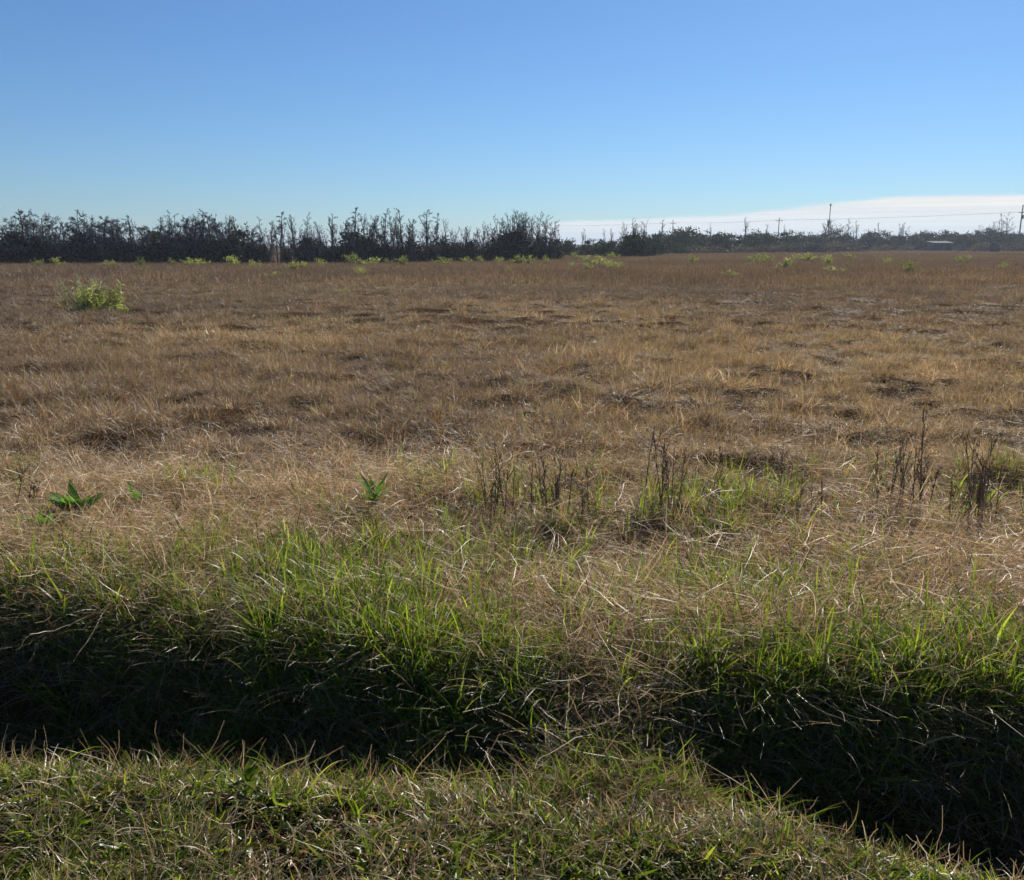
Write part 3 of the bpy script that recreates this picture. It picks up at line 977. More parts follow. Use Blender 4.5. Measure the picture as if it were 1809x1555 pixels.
TREE_D = ([0, 700, 950, 1010, 1120, 1200, 1420, 1500, 1809, 1900], [71, 80, 90, 140, 118, 180, 215, 245, 265, 270])


def tree_d(px):
    return float(np.interp(px, *TREE_D))


class Kind:
    """prototypes of one kind of tree: the first use takes a prototype itself, later uses copy it"""
    def __init__(s, name, makers, nominal, vary=(0.97, 1.03)):
        s.name, s.makers, s.nominal, s.vary = name, makers, nominal, vary
        s.roots, s.k, s.placed = {}, 0, []

    def place(s, px, top, d=None, rs=None, widen=1.0, label=None):
        d = d if d is not None else tree_d(px)
        v = s.k % len(s.makers)
        s.k += 1
        if v not in s.roots:
            s.roots[v] = thing_from(s.name, s.makers[v]())
            o = s.roots[v]
        else:
            o = copy_thing(s.roots[v])
        x = x_at(px, d)
        o.location = (x, d, hz(x, d) - 0.02)
        h = z_at(top, d)
        sc = h / s.nominal * random.Random(int(px * 31 + 5)).uniform(*s.vary)
        o.scale = (sc * widen, sc * widen, sc)
        rr = random.Random(int(px * 7 + top))
        o.rotation_euler = (0, 0, rr.uniform(0, 6.28))
        s.placed.append((px, o, label))
        return o

    def label_all(s, phrase, where, cat='tree', group=None):
        """phrase: look of the kind; each gets its own count from the left"""
        s.placed.sort(key=lambda q: q[0])
        for i, (px, o, lab) in enumerate(s.placed):
            tag(o, lab or "%s, %s from left %s" % (phrase, ordinal(i + 1), where), cat, group)


def build_trees():
    snags = Kind("dead_snag", [lambda i=i: snag(300 + i, 6.0, 0.05 + 0.02 * (i % 3), 22 + 4 * (i % 4), 0.10 + 0.02 * (i % 3)) for i in range(7)], 6.0)
    for px, top, wd in [(25, 379, 1.0), (100, 391, .9), (117, 393, 1), (232, 381, 1.1), (240, 388, .8), (285, 381, .9), (299, 380, 1), (314, 379, 1), (322, 383, .9),
                        (362, 371, 1.2), (387, 385, 1), (406, 381, .9), (425, 376, 1), (446, 397, 1), (461, 383, 1), (476, 388, 1.1), (491, 402, .8), (498, 375, 1.3), (522, 380, 1.1),
                        (533, 400, .8), (546, 380, .9), (564, 397, 1), (576, 390, .9), (588, 378, 1), (628, 367, 1.25), (641, 376, 1), (652, 375, .9), (675, 371, 1.2), (714, 369, 1.2),
                        (728, 384, 1), (754, 373, 1.2), (771, 377, .9), (787, 388, .7), (513, 404, .8), (484, 400, .8), (808, 406, .7), (836, 402, .8), (854, 398, .8), (982, 390, .9)]:
        snags.place(px, top, None if px < 950 else 92, widen=wd)
    snags.label_all("bare grey dead trunk with broken limbs", "in the windbreak", group="dead trunks in the windbreak")

    cedars = Kind("cedar_tree", [lambda i=i: cedar(400 + i, 5.0, 0.46 + 0.06 * (i % 3), 2.2 + 0.25 * (i % 3), 1050) for i in range(6)], 5.0)
    for px, top, wd in [(6, 400, 1.1), (46, 377, 1.0), (83, 384, .9), (66, 396, 1.1), (148, 380, .8), (128, 402, 1.1), (185, 383, 1.1), (205, 392, .9), (170, 396, 1), (258, 402, 1), (275, 405, 1),
                        (335, 388, .95), (350, 392, 1), (375, 386, .9), (395, 396, .9), (318, 398, 1), (448, 405, .9), (225, 396, .9), (300, 399, .9), (-20, 392, 1.1), (-55, 385, 1.0), (105, 402, 1.0)]:
        cedars.place(px, top, widen=wd)
    cedars.label_all("dark cedar with dead limbs above its green", "in the windbreak", group="cedars in the windbreak")

    low = Kind("low_cedar", [lambda i=i: cedar(450 + i, 3.4, 0.92, 1.9 + 0.3 * (i % 2), 1150, dead_top=False) for i in range(4)], 3.4, (0.62, 1.25))
    for px, top, wd in [(20, 424, 1.2), (80, 420, 1.1), (150, 423, 1.2), (238, 418, 1.1), (290, 420, 1.2), (420, 416, 1), (455, 430, .8), (475, 436, .8), (505, 438, .8), (540, 424, 1), (560, 418, 1.1), (585, 428, 1), (608, 420, 1.1),
                        (632, 418, 1.1), (655, 412, 1.1), (680, 417, 1.1), (705, 420, 1.1), (730, 424, 1.1), (756, 428, 1.1), (780, 424, 1), (805, 426, 1.1), (828, 418, 1), (850, 424, 1.1), (872, 421, 1.1), (893, 418, 1.1),
                        (915, 420, 1.1), (938, 421, 1.1), (960, 418, 1), (980, 422, 1), (365, 421, 1.2), (200, 422, 1.2)]:
        low.place(px, top, tree_d(px) + 1.0 if px < 950 else 93, widen=wd)
    low.label_all("low dense dark cedar", "at the foot of the windbreak", group="low cedars under the windbreak")

    bare = Kind("bare_tree", [lambda i=i: bare_tree(500 + i, 6.0, 5 + i % 3, 'bark', 0.5 + 0.1 * (i % 3)) for i in range(5)], 6.0)
    for px, top, wd, lab in [(605, 384, .8, "bare forked tree with crooked twigs left of the tallest snags"), (660, 386, .8, "bare twiggy tree between two tall snags mid windbreak"),
                             (694, 374, 1.0, "broad bare tree with dense twigs beside the thick leaning snag"), (893, 378, .8, "bare tree at the left of the big twiggy group ending the windbreak"),
                             (916, 371, .95, "tallest bare tree of the big twiggy group ending the windbreak"), (935, 374, 1.0, "wide bare crown in the middle of the big twiggy group"),
                             (955, 379, .95, "bare spreading tree at the right end of the tall windbreak"), (345, 383, .7, "bare twiggy tree in front of the tall snag left of centre"),
                             (830, 399, 1.0, "low bare twiggy tree in the gap before the big twiggy group"), (865, 396, 1.0, "low bare twiggy tree touching the big twiggy group"),
                             (372, 380, .7, "bare twiggy tree right of the tall snag in the left windbreak"), (718, 382, .8, "small bare tree beside the thick snag right of the broad bare tree"), (812, 402, .9, "lowest bare twiggy tree in the gap of the windbreak")] + [(p_, t_, w_, None) for p_, t_, w_ in [(40, 386, .8), (92, 396, .8), (135, 390, .8), (200, 388, .8), (222, 398, .8), (268, 398, .8), (308, 392, .8), (330, 390, .9), (398, 392, .8), (416, 396, .8), (438, 402, .7), (470, 396, .8), (508, 396, .8), (530, 396, .8), (556, 400, .8), (582, 392, .8), (618, 388, .9), (638, 392, .9), (672, 384, .9), (706, 384, .9), (738, 396, .8), (764, 394, .8), (796, 404, .8), (846, 402, .9), (880, 388, .9), (902, 382, .9), (926, 378, .9), (946, 382, .9), (968, 388, .9)]]:
        bare.place(px, top, None if px < 950 else 91, widen=wd, label=lab)
    bare.label_all("bare twiggy tree", "of all bare trees in the windbreak", group="bare trees in the windbreak")

    # far right: snags and thin bare trees over the evergreen scrub
    fsn = Kind("far_snag", [lambda i=i: snag(330 + i, 6.0, 0.04, 16 + 4 * i, 0.16) for i in range(3)], 6.0)
    for px, top, wd in [(1026, 402, .9), (1031, 414, .8), (1067, 404, .9), (1083, 402, 1), (1095, 407, .8), (1101, 393, .8), (1122, 386, 1.2), (1140, 392, .7), (1167, 387, 1.2), (1320, 386, 1.1), (1350, 394, .8), (1382, 397, .7),
                        (1449, 387, 1.6), (1467, 386, 1.2), (1506, 404, .9), (1514, 390, .9), (1552, 392, .9), (1590, 396, .9), (1255, 396, .6)]:
        fsn.place(px, top, widen=wd)
    fsn.label_all("thin bare dead trunk", "above the distant evergreen row", group="dead trunks over the far scrub")
    ftw = Kind("far_bare_tree", [lambda i=i: bare_tree(540 + i, 6.0, 4 + i, 'twig', 0.5) for i in range(3)], 6.0)
    for px, top, lab in [(1112, 391, "hazy bare tree leaning beside the far snags near the treeline's end"), (1130, 390, "hazy bare tree right of the tallest far snag"), (1490, 388, "hazy grey bare tree right of the tall mast"),
                         (1478, 394, "small hazy bare tree at the right foot of the tall mast"), (1592, 395, "small hazy bare tree midway between the mast and the low shed"),
                         (1745, 393, "hazy bare tree in the row over the round trees at right"), (1756, 390, "second hazy bare tree in the row over the round trees at right"), (1769, 376, "tallest hazy bare tree, over the round trees at right"),
                         (1735, 396, "leftmost hazy bare tree in the row over the round trees at right"), (1782, 402, "low spreading bare tree left of the pole at the right edge")]:
        ftw.place(px, top, label=lab, widen=0.75)
    ftw.label_all("", "", group="bare trees over the far scrub")

    oaks = Kind("evergreen_tree", [lambda i=i: round_tree(600 + i, 5.0, 3.6 + 0.5 * i, 2600) for i in range(4)], 5.0)
    for px, top, dd, wd in [(1005, 422, 0, .8), (1040, 422, 0, .9), (1062, 421, 0, .9), (1090, 419, 0, .9), (1118, 410, -8, .8), (1135, 413, -8, .8), (1150, 411, 0, .8), (1175, 408, 0, .9), (1200, 402, 0, .9), (1212, 402, 3, .9),
                            (1232, 407, 0, 1), (1255, 408, 0, 1), (1275, 410, 0, 1), (1300, 413, 0, 1), (1325, 408, 0, .9), (1340, 404, 0, .8), (1360, 413, 0, .9), (1385, 408, 0, .9), (1402, 407, 0, .9), (1440, 410, 0, .8),
                            (1456, 409, 0, .8), (1475, 407, 0, .8), (1495, 411, 0, .8), (1520, 417, 0, .9), (1536, 408, 0, .8), (1555, 411, 0, .9), (1578, 412, 0, 1), (1602, 412, 0, 1), (1632, 408, 0, .9), (1650, 412, 0, 1),
                            (1672, 406, 0, .9), (1690, 409, 0, 1), (1712, 411, 0, 1), (1735, 405, 0, 1), (1752, 404, 0, 1), (1772, 406, 0, 1), (1795, 411, 0, 1), (1820, 408, 0, 1), (1850, 406, 0, 1), (1425, 418, 8, .9), (1620, 413, 5, 1)]:
        oaks.place(px, top, tree_d(px) + dd, widen=wd)
    oaks.label_all("dark rounded evergreen", "in the distant evergreen row", group="evergreens of the far tree row")

    scr = Kind("dry_scrub", [lambda i=i: round_tree(640 + i, 2.2, 2.8, 1800, 0.28, 'scrub') for i in range(3)], 2.2)
    for px, top, dd, wd in [(1230, 432, -12, 1.2), (1262, 431, -14, 1.2), (1310, 432, -16, 1), (1345, 431, -20, 1), (1375, 429, -18, 1), (1410, 425, -24, 1.0), (1440, 427, -30, 1.0), (1475, 424, -30, 1), (1500, 425, -30, 1), (1560, 431, -20, 1),
                            (1738, 427, -30, 1.0), (1748, 430, -32, .9), (1790, 427, -36, 1), (1806, 430, -40, 1.1), (1690, 433, -8, .8), (1600, 432, -12, .9)]:
        scr.place(px, top, tree_d(px) + dd, widen=wd)
    scr.label_all("grey brown dry shrub", "before the distant evergreen row", 'shrub', "dry shrubs below the far trees")


build_trees()


# ------------------------------------------------------------------ bushes in the field
def bush_parts(seed, H=1.0, wide=0.6, leaves=420, size=0.10, mat='bush', stems=9, plume=0.0):
    rng = np.random.default_rng(seed)
    st = Geo()
    Cs, Ts = [], []
    for k in range(stems):
        a = rng.uniform(0, 6.28)
        P = path(rng, (0, 0, -0.03), dirv(a, rng.uniform(0.75, 1.45)), H * rng.uniform(0.6, 1.05), 6, 0.1, 0.03)
        P[:, :2] *= wide / 0.6
        st.tube(P, np.linspace(0.014, 0.004, len(P)), 4, cap=False)
        m = leaves // stems
        t = rng.uniform(0.15, 1, m)
        i = np.minimum((t * 6).astype(int), 5); f = (t * 6 - i)[:, None]
        q = P[i] * (1 - f) + P[i + 1] * f + rng.normal(0, 0.085, (m, 3)) * np.array([wide / 0.6, wide / 0.6, 0.8])
        q[:, 2] = np.maximum(q[:, 2], 0.02)
        Cs.append(q)
        Ts.append(np.clip(0.25 + 0.5 * q[:, 2] / H + rng.normal(0, 0.2, m), 0, 1))
    C = np.concatenate(Cs); T = np.concatenate(Ts)
    V, F, t = leaf_quads(C, size, rng, T, 0.0, 2.6, np.array([0, 0, 0.35]))
    return {'stem': (st.mesh("bush_stems", [MAT['twig']]), 'stuff'), 'foliage': (mesh_from("bush_leaves", V, F, [MAT[mat]], {'tint': t}), None)}


def build_bushes():
    b = Kind("field_bush", [lambda i=i: bush_parts(700 + i, 1.0, 0.55 + 0.12 * (i % 3), 480, 0.13) for i in range(6)], 1.0)
    items = [(67, 472, 16, 11), (103, 470, 18, 11), (198, 471, 12, 9), (250, 470, 18, 13), (303, 469, 8, 9), (343, 468, 20, 10), (357, 470, 18, 9), (410, 467, 22, 12), (452, 471, 14, 11), (520, 476, 20, 14), (536, 473, 12, 10),
             (568, 468, 12, 10), (586, 462, 12, 6), (624, 465, 20, 15), (653, 467, 22, 11), (683, 464, 12, 6), (713, 467, 22, 12), (784, 468, 24, 12), (826, 463, 16, 8), (848, 463, 12, 8), (884, 463, 10, 8), (916, 467, 22, 14),
             (935, 467, 18, 12), (964, 464, 7, 11), (989, 457, 14, 12), (1016, 457, 20, 11), (1045, 463, 26, 14), (1036, 477, 18, 13), (1062, 469, 30, 12), (1086, 475, 22, 14), (1084, 455, 18, 10), (1012, 473, 14, 9),
             (952, 497, 18, 7), (1222, 464, 16, 10), (1290, 491, 20, 13), (1332, 465, 24, 13), (1354, 460, 18, 12), (1388, 474, 22, 15), (1412, 458, 14, 8), (1428, 459, 18, 11), (1462, 466, 20, 14), (1472, 480, 24, 8),
             (1501, 457, 12, 9), (1568, 464, 12, 8), (1696, 462, 18, 10), (897, 481, 8, 8), (484, 492, 22, 8), (249, 482, 16, 8), (610, 518, 22, 7)]
    for px, py, wpx, hpx in items:
        x, d = ground_at(px, py + (4 if py < 482 else 1))
        h = z_at(py - hpx, d)
        wm = wpx / FOC * d
        hpx = hpx + (1 if 1000 < px < 1100 else 5)
        b.place(px, py - hpx, d, widen=wm / (h * 1.05), label=None)
    b.label_all("small yellow-green bush", "among those dotting the brown field", 'bush', "small green bushes in the field")
    # prominent ones
    o = thing_from("round_bush", bush_parts(731, 1.0, 0.6, 700, 0.085, 'bush', 12))
    x, d = ground_at(1607, 485)
    h = z_at(455, d)
    o.location = (x, d, hz(x, d)); o.scale = (h * 1.15, h * 1.15, h * 1.1)
    tag(o, "sturdy upright green bush standing alone on the brown field at right", 'bush')
    o = thing_from("round_bush", bush_parts(732, 1.0, 0.6, 600, 0.085, 'bush', 11))
    x, d = ground_at(1771, 478)
    h = z_at(460, d)
    o.location = (x, d, hz(x, d)); o.scale = (h * 1.05, h * 1.05, h)
    tag(o, "yellow-green bush nearest the right edge of the field", 'bush')
    o = thing_from("mound_bush", bush_parts(733, 0.6, 1.0, 800, 0.07, 'bush', 14))
    x, d = ground_at(635, 489)
    o.location = (x, d, hz(x, d)); o.scale = (0.75, 0.75, 0.95)
    tag(o, "low dome-shaped green bush in the field below the tallest snags", 'bush')
    # the sprawling one at left
    rng = np.random.default_rng(77)
    x0, d0 = ground_at(178, 551)
    o = empty("sprawling_bush", (x0, d0, hz(x0, d0)))
    st = Geo(); Cs, Ts, Pl = [], [], []
    for k in range(46):
        a = rng.uniform(-0.5, 0.5) + (0 if rng.uniform() < 0.62 else math.pi)
        e = rng.uniform(0.15, 1.0)
        L = rng.uniform(0.35, 0.72)
        bx = rng.uniform(-0.45, 0.25)
        if k < 14:
            a = rng.uniform(0, 6.28); e = rng.uniform(0.9, 1.4); L = rng.uniform(0.45, 0.72); bx = rng.uniform(-0.5, -0.1)
        P = path(rng, (bx, rng.uniform(-0.25, 0.25), 0), dirv(a, e), L, 6, 0.1, -0.02)
        P[:, 2] = np.maximum(P[:, 2], 0.03)
        st.tube(P, np.linspace(0.009, 0.003, len(P)), 3, cap=False)
        m = 110
        t = rng.uniform(0.1, 1, m); i = np.minimum((t * 6).astype(int), 5); f = (t * 6 - i)[:, None]
        q = P[i] * (1 - f) + P[i + 1] * f + rng.normal(0, 0.045, (m, 3))
        q[:, 2] = np.maximum(q[:, 2], 0.02)
        Cs.append(q); Ts.append(np.clip(rng.uniform(0.0, 0.7) + rng.normal(0, 0.15, m), 0, 1))
        if k < 10:
            Pl.append(P[-1] + rng.normal(0, 0.035, (34, 3)) + np.array([0, 0, 0.03]))
    o.scale = (1.15, 1.15, 1.4)
    C = np.concatenate(Cs); T = np.concatenate(Ts)
    V, F, t = leaf_quads(C, 0.07, rng, np.clip(T + 0.42, 0, 1), 0.3, 3.6)
    link("foliage", mesh_from("sprawl_leaves", V, F, [MAT['bush']], {'tint': t}), o)
    s = link("stem", st.mesh("sprawl_stems", [MAT['twig']]), o); s['kind'] = 'stuff'
    P = np.concatenate(Pl)
    V, F, t = leaf_quads(P, 0.05, rng, rng.uniform(0, 1, len(P)), 0.0, 3.0)
    link("plume", mesh_from("sprawl_plumes", V, F, [MAT['plume']], {'tint': t}), o)['kind'] = 'stuff'
    tag(o, "feathery bright green bush with pale plumes, sprawling alone in the brown field", 'bush')


build_bushes()


# ------------------------------------------------------------------ poles, cable, shed, stump
def build_far_things():
    wire_d = lambda px: float(np.interp(px, [900, 1900], [350, 232]))
    wire_y = lambda px: float(np.interp(px, [900, 985, 1100, 1320, 1461, 1600, 1797, 1900], [400.5, 398.5, 395.8, 390.5, 386.5, 381.5, 374.5, 371]))

    def pole(px, top, label, arm=True, can=False, r=0.14):
        d = wire_d(px); x = x_at(px, d); z0 = hz(x, d)
        H = z_at(top, d) - z0
        o = empty("utility_pole", (x, d, z0))
        g = Geo(); g.tube([(0, 0, -0.1), (0, 0, H * 0.5), (0, 0, H)], [r * 1.25, r * 1.05, r * 0.8], 10)
        link("shaft", g.mesh("pole_shaft", [MAT['pole']], False), o)
        zw = z_at(wire_y(px), d) - z0
        if arm:
            g = Geo(); g.box((0.0, -r - 0.06, zw - 0.22), (2.2, 0.12, 0.14), rot=0.0)
            a = link("crossarm", g.mesh("pole_arm", [MAT['pole']]), o)
            for s in (-0.95, 0.0, 0.95):
                g = Geo(); g.tube([(s, -r - 0.06, zw - 0.15), (s, -r - 0.06, zw - 0.08), (s, -r - 0.06, zw - 0.01)], [0.05, 0.075, 0.04], 8)
                link("insulator", g.mesh("pole_insulator", [MAT['glass_insulator']]), a)
        if can:
            g = Geo(); g.tube([(0.36, 0, zw - 1.9), (0.36, 0, zw - 1.8), (0.36, 0, zw - 0.9), (0.36, 0, zw - 0.82)], [0.2, 0.25, 0.25, 0.15], 12)
            link("transformer", g.mesh("pole_transformer", [MAT['sheet']]), o)
        tag(o, label, 'utility pole', "poles of the power line")
        return o
    pole(1187, 388.5, "small far utility pole over the scrub, left end of the pole line")
    pole(1373, 384.5, "dark utility pole with short arm left of the tall mast")
    pole(1797, 362, "tall pale utility pole near the right edge over round trees", can=True, r=0.17)
    # slender mast
    d = wire_d(1461) - 6; x = x_at(1461, d); z0 = hz(x, d); H = z_at(361, d) - z0
    o = empty("radio_mast", (x, d, z0))
    g = Geo(); g.tube([(0, 0, -0.1), (0, 0, H * 0.62), (0, 0, H * 0.63), (0, 0, H * 0.97)], [0.24, 0.2, 0.12, 0.1], 10)
    link("shaft", g.mesh("mast_shaft", [MAT['pole']]), o)
    g = Geo(); g.tube([(0, 0, H * 0.955), (0, 0, H * 0.965), (0, 0, H), (0, 0, H * 1.01)], [0.12, 0.26, 0.26, 0.1], 10)
    link("cap", g.mesh("mast_cap", [MAT['sheet']]), o)
    for k in (0.62, 0.55):
        g = Geo(); g.box((-0.35, 0, H * k), (0.5, 0.35, 0.9)); g.box((-0.12, 0, H * k), (0.3, 0.06, 0.06))
        link("equipment_box", g.mesh("mast_box", [MAT['sheet']]), o)
    tag(o, "tallest slender mast rising above the far tree row into the white cloud", 'mast')
    # cables (attachment points on the pole arms, sagging between)
    knots = [960, 1187, 1373, 1797, 1900]
    for name_i, (off, lab) in enumerate([((-0.95, 0.0), "left-hand cable of the thin power line crossing the white cloud"), ((0.95, 0.0), "right-hand cable of the thin power line crossing the white cloud")]):
        g = Geo(); P = []
        for a, b in zip(knots[:-1], knots[1:]):
            for k in range(14):
                t = k / 14
                pa, pb = [np.array([x_at(p, wire_d(p)) + off[0], wire_d(p) - 0.22, z_at(wire_y(p), wire_d(p))]) for p in (a, b)]
                q = pa * (1 - t) + pb * t
                q[2] -= 4 * t * (1 - t) * 0.35
                P.append(q)
        g.tube(np.array(P), 0.014, 4, cap=False)
        c = link("power_cable", g.mesh("cable", [MAT['wire']]))
        tag(c, lab, 'power line', "cables of the power line")
    # low shed
    d = 238.0
    x0, x1 = x_at(1643, d), x_at(1676, d); x2 = x_at(1690, d)
    zb = hz(x0, d); zt = z_at(428.5, d) - zb
    o = empty("low_shed", ((x0 + x1) / 2, d, zb))
    hw = (x1 - x0) / 2
    g = Geo()
    n = 24
    V = []; F = []
    for i in range(n * 2 + 1):
        xx = -hw - 0.3 + (2 * hw + 0.6) * i / (n * 2)
        dzz = 0.03 * (i % 2)
        V += [(xx, -2.3, zt + dzz - 0.12), (xx, 2.2, zt + 0.35 + dzz), (xx, -2.3, zt + dzz - 0.16), (xx, 2.2, zt + 0.31 + dzz)]
    for i in range(n * 2):
        b0 = i * 4
        F += [[b0, b0 + 4, b0 + 5, b0 + 1], [b0 + 2, b0 + 3, b0 + 7, b0 + 6], [b0, b0 + 2, b0 + 6, b0 + 4], [b0 + 1, b0 + 5, b0 + 7, b0 + 3]]
    g.add(V, F)
    link("roof", g.mesh("shed_roof", [MAT['sheet']]), o)
    for (cx, cy, sx, sy) in [(0, 1.9, 2 * hw, 0.1), (-hw + 0.05, 0.0, 0.1, 3.68), (hw - 0.05, 0, 0.1, 3.68)]:
        g = Geo(); g.box((cx, cy, zt * 0.5 - 0.08), (sx, sy, zt - 0.16))
        link("wall", g.mesh("shed_wall", [MAT['board']]), o)
    for k in range(3):
        g = Geo(); g.box((-hw + 0.6 + (2 * hw - 1.2) * k / 2, -2.0, zt * 0.5 - 0.1), (0.16, 0.16, zt - 0.24))
        link("post", g.mesh("shed_post", [MAT['board']]), o)
    tag(o, "low open-fronted shed with pale metal roof before the far trees", 'shed')
    # second, smaller lean-to beside it
    g0 = empty("small_hut", (x2, d - 2, hz(x2, d - 2)))
    g = Geo(); g.box((0, 0, zt * 0.42), (2.2, 1.8, zt * 0.84)); link("wall", g.mesh("hut_wall", [MAT['board']]), g0)
    g = Geo(); g.box((0, 0, zt * 0.84 + 0.06), (2.6, 2.2, 0.1)); link("roof", g.mesh("hut_roof", [MAT['sheet']]), g0)
    g = Geo(); g.box((0.2, -0.93, zt * 0.36), (0.8, 0.04, zt * 0.7)); link("door", g.mesh("hut_door", [MAT['pole']]), g0)
    tag(g0, "small grey hut with flat pale roof at the right end of the low shed", 'hut')
    # dark broken stump
    x, d = ground_at(1755, 446)
    rng = np.random.default_rng(5)
    o = empty("tree_stump", (x, d, hz(x, d)))
    H = z_at(427, d)
    for sx, hh, rr in [(-0.75, 0.8, 0.22), (-0.2, 0.95, 0.42), (0.55, 1.0, 0.50), (1.05, 0.7, 0.25)]:
        g = Geo()
        P = path(rng, (sx, 0, -0.1), (rng.normal(0, 0.06), 0, 1), H * hh, 5, 0.05)
        g.tube(P, rr * np.array([1.3, 1.05, 0.95, 0.95, 0.85, 0.35]), 9)
        link("trunk", g.mesh("stump_trunk", [MAT['bark']], True), o)
    tag(o, "dark broken tree stump with several stubs at the right end of the field", 'tree stump')
    # brush piles
    def brush(px, py, wpx, hpx, label, seed):
        rng = np.random.default_rng(seed)
        x, d = ground_at(px, py)
        W = wpx / FOC * d / 2; H = max(z_at(py - hpx, d), 0.5)
        g = Geo()
        for k in range(420):
            u = rng.normal(0, 0.45); v = rng.normal(0, 0.45)
            top = H * max(0.1, 1 - u * u - v * v)
            p = np.array([u * W, v * W * 0.6, rng.uniform(0, 1) * top])
            dd = dirv(rng.uniform(0, 6.28), rng.normal(0.05, 0.35))
            L = rng.uniform(0.7, 2.0)
            P = path(rng, p - dd * L / 2, dd, L, 3, 0.12)
            P[:, 2] = np.maximum(P[:, 2], 0.0)
            g.tube(P, np.linspace(0.05, 0.02, 4) * rng.uniform(0.6, 1.6), 3, cap=False)
        o = link("brush_pile", g.mesh("brush", [MAT['twig']]), None, (x, d, hz(x, d)))
        tag(o, label, 'brush pile', "brush piles below the far trees")
    brush(1290, 444, 30, 12, "small pale brush pile of sticks left of the long brush heaps", 11)
    brush(1385, 447, 60, 16, "long grey brush heap below the dark utility pole", 12)
    brush(1440, 448, 60, 18, "broad grey brush heap left of the tall mast's foot", 13)
    brush(1500, 446, 60, 16, "grey brush heap right of the tall mast's foot", 14)


build_far_things()


# ------------------------------------------------------------------ weeds and rosettes near the bank
def broad_leaf(L, W, lift, droop, seg=7, fold=0.25, rng=None):
    """a lance-shaped leaf with a folded midrib, growing along +X; 3 verts per section"""
    V = []
    x = z = 0.0
    th = lift
    for k in range(seg + 1):
        t = k / seg
        wdt = W * (math.sin(math.pi * min(1, 0.12 + 0.88 * t) ** 0.85)) * 0.5 + 0.002
        wav = 0.06 * W * math.sin(9 * t)
        V += [(x, -wdt, z + fold * wdt + wav), (x, 0, z), (x, wdt, z + fold * wdt - wav)]
        x += L / seg * math.cos(th); z += L / seg * math.sin(th)
        th -= droop / seg
    F = []
    for k in range(seg):
        a = 3 * k
        F += [[a, a + 3, a + 4, a + 1], [a + 1, a + 4, a + 5, a + 2]]
    return np.array(V), F


def rosette(px, py, leaves, L, W, label, lift=(0.5, 1.2), mat='broadleaf', seed=0, droop=0.7, name="leafy_weed", lift_z=0.04):
    x, d = ground_at(px, py)
    o = empty(name, (x, d, hz(x, d) + lift_z))
    rr = random.Random(seed)
    for k in range(leaves):
        l = L * rr.uniform(0.65, 1.1)
        V, F = broad_leaf(l, W * rr.uniform(0.75, 1.15), rr.uniform(*lift), droop * rr.uniform(0.4, 1.4))
        a = 2 * math.pi * k / leaves + rr.uniform(-0.3, 0.3)
        ca, sa = math.cos(a), math.sin(a)
        V = V @ np.array([[ca, sa, 0], [-sa, ca, 0], [0, 0, 1]])
        me = mesh_from("leaf", V, F, [MAT[mat]], {'tint': np.full(len(V), rr.uniform(0, 1))}, smooth=True)
        link("leaf", me, o)
    tag(o, label, 'weed', "leafy weeds near the ditch")


rosette(140, 945, 20, 0.25, 0.065, "broad-leaved green weed fanned out on the flattened straw at left", (0.7, 1.35), seed=1, lift_z=0.10)
rosette(88, 972, 10, 0.18, 0.042, "smaller green weed just below the fanned broad-leaved weed at left", (0.6, 1.3), seed=2, lift_z=0.10)
rosette(246, 912, 5, 0.16, 0.05, "tiny dark green weed right of the fanned broad-leaved weed", (0.8, 1.35), seed=3, lift_z=0.09)
rosette(662, 918, 11, 0.22, 0.034, "bluish green leafy weed among dry grass left of the dark stalks", (0.7, 1.4), seed=4, lift_z=0.08)
rosette(440, 1400, 6, 0.085, 0.030, "yellow-green broad-leaved weed on the near lip of the ditch", (0.5, 1.2), mat='yellowleaf', seed=5)


def dead_weed(px, py, hpx, stems, spread, label, seed, mat='stalk', heads=True, r=0.004, lean=0.0):
    x, d = ground_at(px, py + 18)
    H = z_at(py - hpx * 1.15, d)
    rng = np.random.default_rng(seed)
    o = empty("dead_weed", (x, d, hz(x, d)))
    for k in range(stems):
        a = rng.uniform(0, 6.28)
        h = H * (1.0 if k == 0 else rng.uniform(0.5, 0.95))
        bx = rng.normal(0, spread * 0.35)
        g = Geo()
        P = path(rng, (bx, rng.normal(0, spread * 0.3), -0.02), (math.cos(a) * 0.10 + lean, math.sin(a) * 0.10, 1), h, 8, 0.028, 0.04)
        g.tube(P, np.linspace(r, r * 0.45, len(P)), 5)
        for j in range(int(rng.integers(3, 8))):
            i = int(rng.integers(3, 8))
            Q = path(rng, P[i], dirv(rng.uniform(0, 6.28), rng.uniform(0.8, 1.35)), h * rng.uniform(0.10, 0.24), 4, 0.06, 0.08)
            g.tube(Q, np.linspace(r * 0.6, r * 0.4, len(Q)), 4)
            if heads:
                for m in range(3):
                    c = Q[-1] - (Q[-1] - Q[-2]) * 0.5 * m
                    g.tube([c, c + rng.normal(0, 0.004, 3), c + rng.normal(0, 0.006, 3) + np.array([0, 0, 0.008])], [0.001, 0.0028, 0.001], 4)
        link("stem", g.mesh("weed_stem", [MAT[mat]]), o)
    tag(o, label, 'dead weed', "dead weeds behind the ditch")


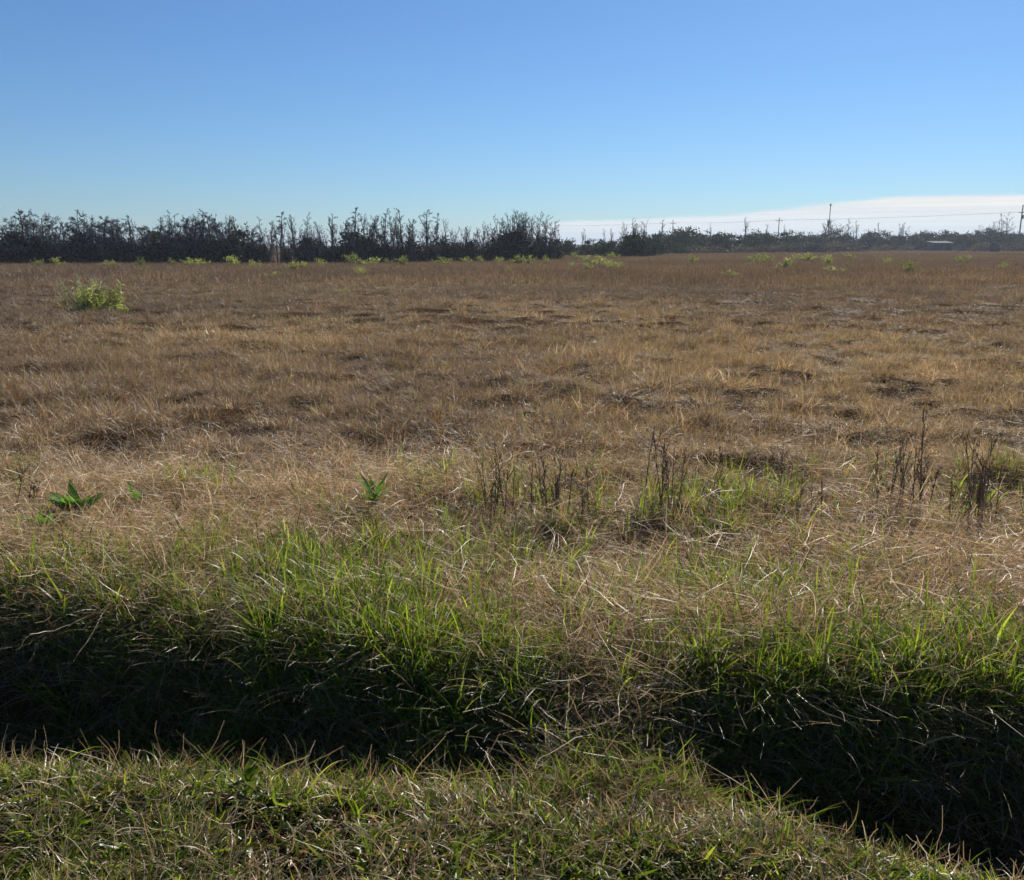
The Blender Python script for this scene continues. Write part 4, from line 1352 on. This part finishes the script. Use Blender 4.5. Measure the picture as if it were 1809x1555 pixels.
dead_weed(882, 905, 110, 10, 0.16, "dark dead weed with upright stalks, left of the grassy hummock", 1)
dead_weed(972, 912, 110, 14, 0.20, "dense dark dead weed growing behind the dark green hummock", 2)
dead_weed(1172, 912, 130, 8, 0.14, "forked dark dead weed right of the hummock, a slanted stalk beside it", 3)
dead_weed(1030, 930, 85, 4, 0.14, "thin brown dead weed between the hummock and the forked weed", 4, r=0.0026)
dead_weed(1385, 870, 80, 5, 0.10, "short dark dead weed midway between the forked weed and the tall stalks", 5, r=0.0026)
dead_weed(1420, 935, 90, 4, 0.12, "thin dark dead weed standing in yellowish grass right of centre", 6, r=0.0026)
dead_weed(1612, 910, 165, 12, 0.26, "tall dark dead weed with one long straight stalk at right", 7)
dead_weed(1730, 918, 150, 17, 0.24, "thickest bundle of dark dead stalks near the right edge", 8, r=0.0038)
dead_weed(708, 800, 50, 2, 0.05, "single thin dark dead weed farther out left of centre", 9)
dead_weed(45, 905, 75, 5, 0.22, "dark dead weed with crooked stalks at the left edge", 10, lean=0.3)
dead_weed(275, 935, 60, 2, 0.05, "dark slanting dead stalk on flattened straw right of the green weeds", 12, lean=0.6, r=0.0042)
dead_weed(1235, 900, 95, 4, 0.18, "spreading wispy dead weed just right of the forked dark weed", 17, lean=0.25, r=0.0026)
dead_weed(1545, 905, 70, 3, 0.1, "brown dead weed just left of the tall straight stalks", 14, r=0.0026)
dead_weed(1695, 925, 90, 5, 0.1, "brown dead weed at the left foot of the thickest stalk bundle", 15, r=0.0026)


def curled_stem(pts, label, r=0.0035):
    g = Geo()
    d0 = None
    P = []
    for px, py, z in pts:
        x, d = ground_at(px, py, z)
        P.append((x, d if d0 is None else d0, z))
    P = np.array(P)
    # all sections stand at the depth of the first, so the stem is one upright bent piece
    base_x, base_d = ground_at(pts[0][0], pts[0][1])
    Q = []
    for k, (px, py, z) in enumerate(pts):
        dd = base_d + 0.04 * k
        Q.append((x_at(px, dd), dd, max(z_at(py, dd), 0.02) + 0.0))
    Q = np.array(Q)
    t = np.linspace(0, len(Q) - 1, 5 * len(Q))
    S = np.stack([np.interp(t, range(len(Q)), Q[:, j]) for j in range(3)], 1)
    S += np.array([0, 0, hz(base_x, base_d)])
    g.tube(S, np.linspace(r, r * 0.5, len(S)), 5)
    o = link("dry_twig", g.mesh("dead_stem", [MAT['palestalk']]))
    tag(o, label, 'twig', "pale dry twigs above the weeds")


curled_stem([(1612, 790, 0), (1617, 756, 0), (1616, 742, 0), (1630, 735, 0), (1645, 724, 0), (1662, 722, 0), (1690, 702, 0)], "pale curved dead stem arching right above the tall straight stalk")
curled_stem([(1580, 778, 0), (1560, 752, 0), (1548, 740, 0), (1538, 724, 0)], "pale crooked dead stem leaning left of the tall straight stalk")


# ------------------------------------------------------------------ air
def build_haze():
    x, y0, y1, z0, z1 = 5200.0, -320.0, 2900.0, -2.0, 24.0
    V = [(-x, y0, z0), (x, y0, z0), (x, y1, z0), (-x, y1, z0), (-x, y0, z1), (x, y0, z1), (x, y1, z1), (-x, y1, z1)]
    F = [[0, 3, 2, 1], [4, 5, 6, 7], [0, 1, 5, 4], [1, 2, 6, 5], [2, 3, 7, 6], [3, 0, 4, 7]]
    m, t = new_mat("thin_air")
    v = t.n('ShaderNodeVolumePrincipled', Color=(0.80, 0.88, 1.0, 1), Density=0.00042, Anisotropy=0.2)
    o = t.n('ShaderNodeOutputMaterial')
    t.link(v.outputs[0], o.inputs['Volume'])
    h = link("haze", mesh_from("haze", V, F, [m]))
    tag(h, "thin bluish air over the whole field", kind='stuff')


build_haze()
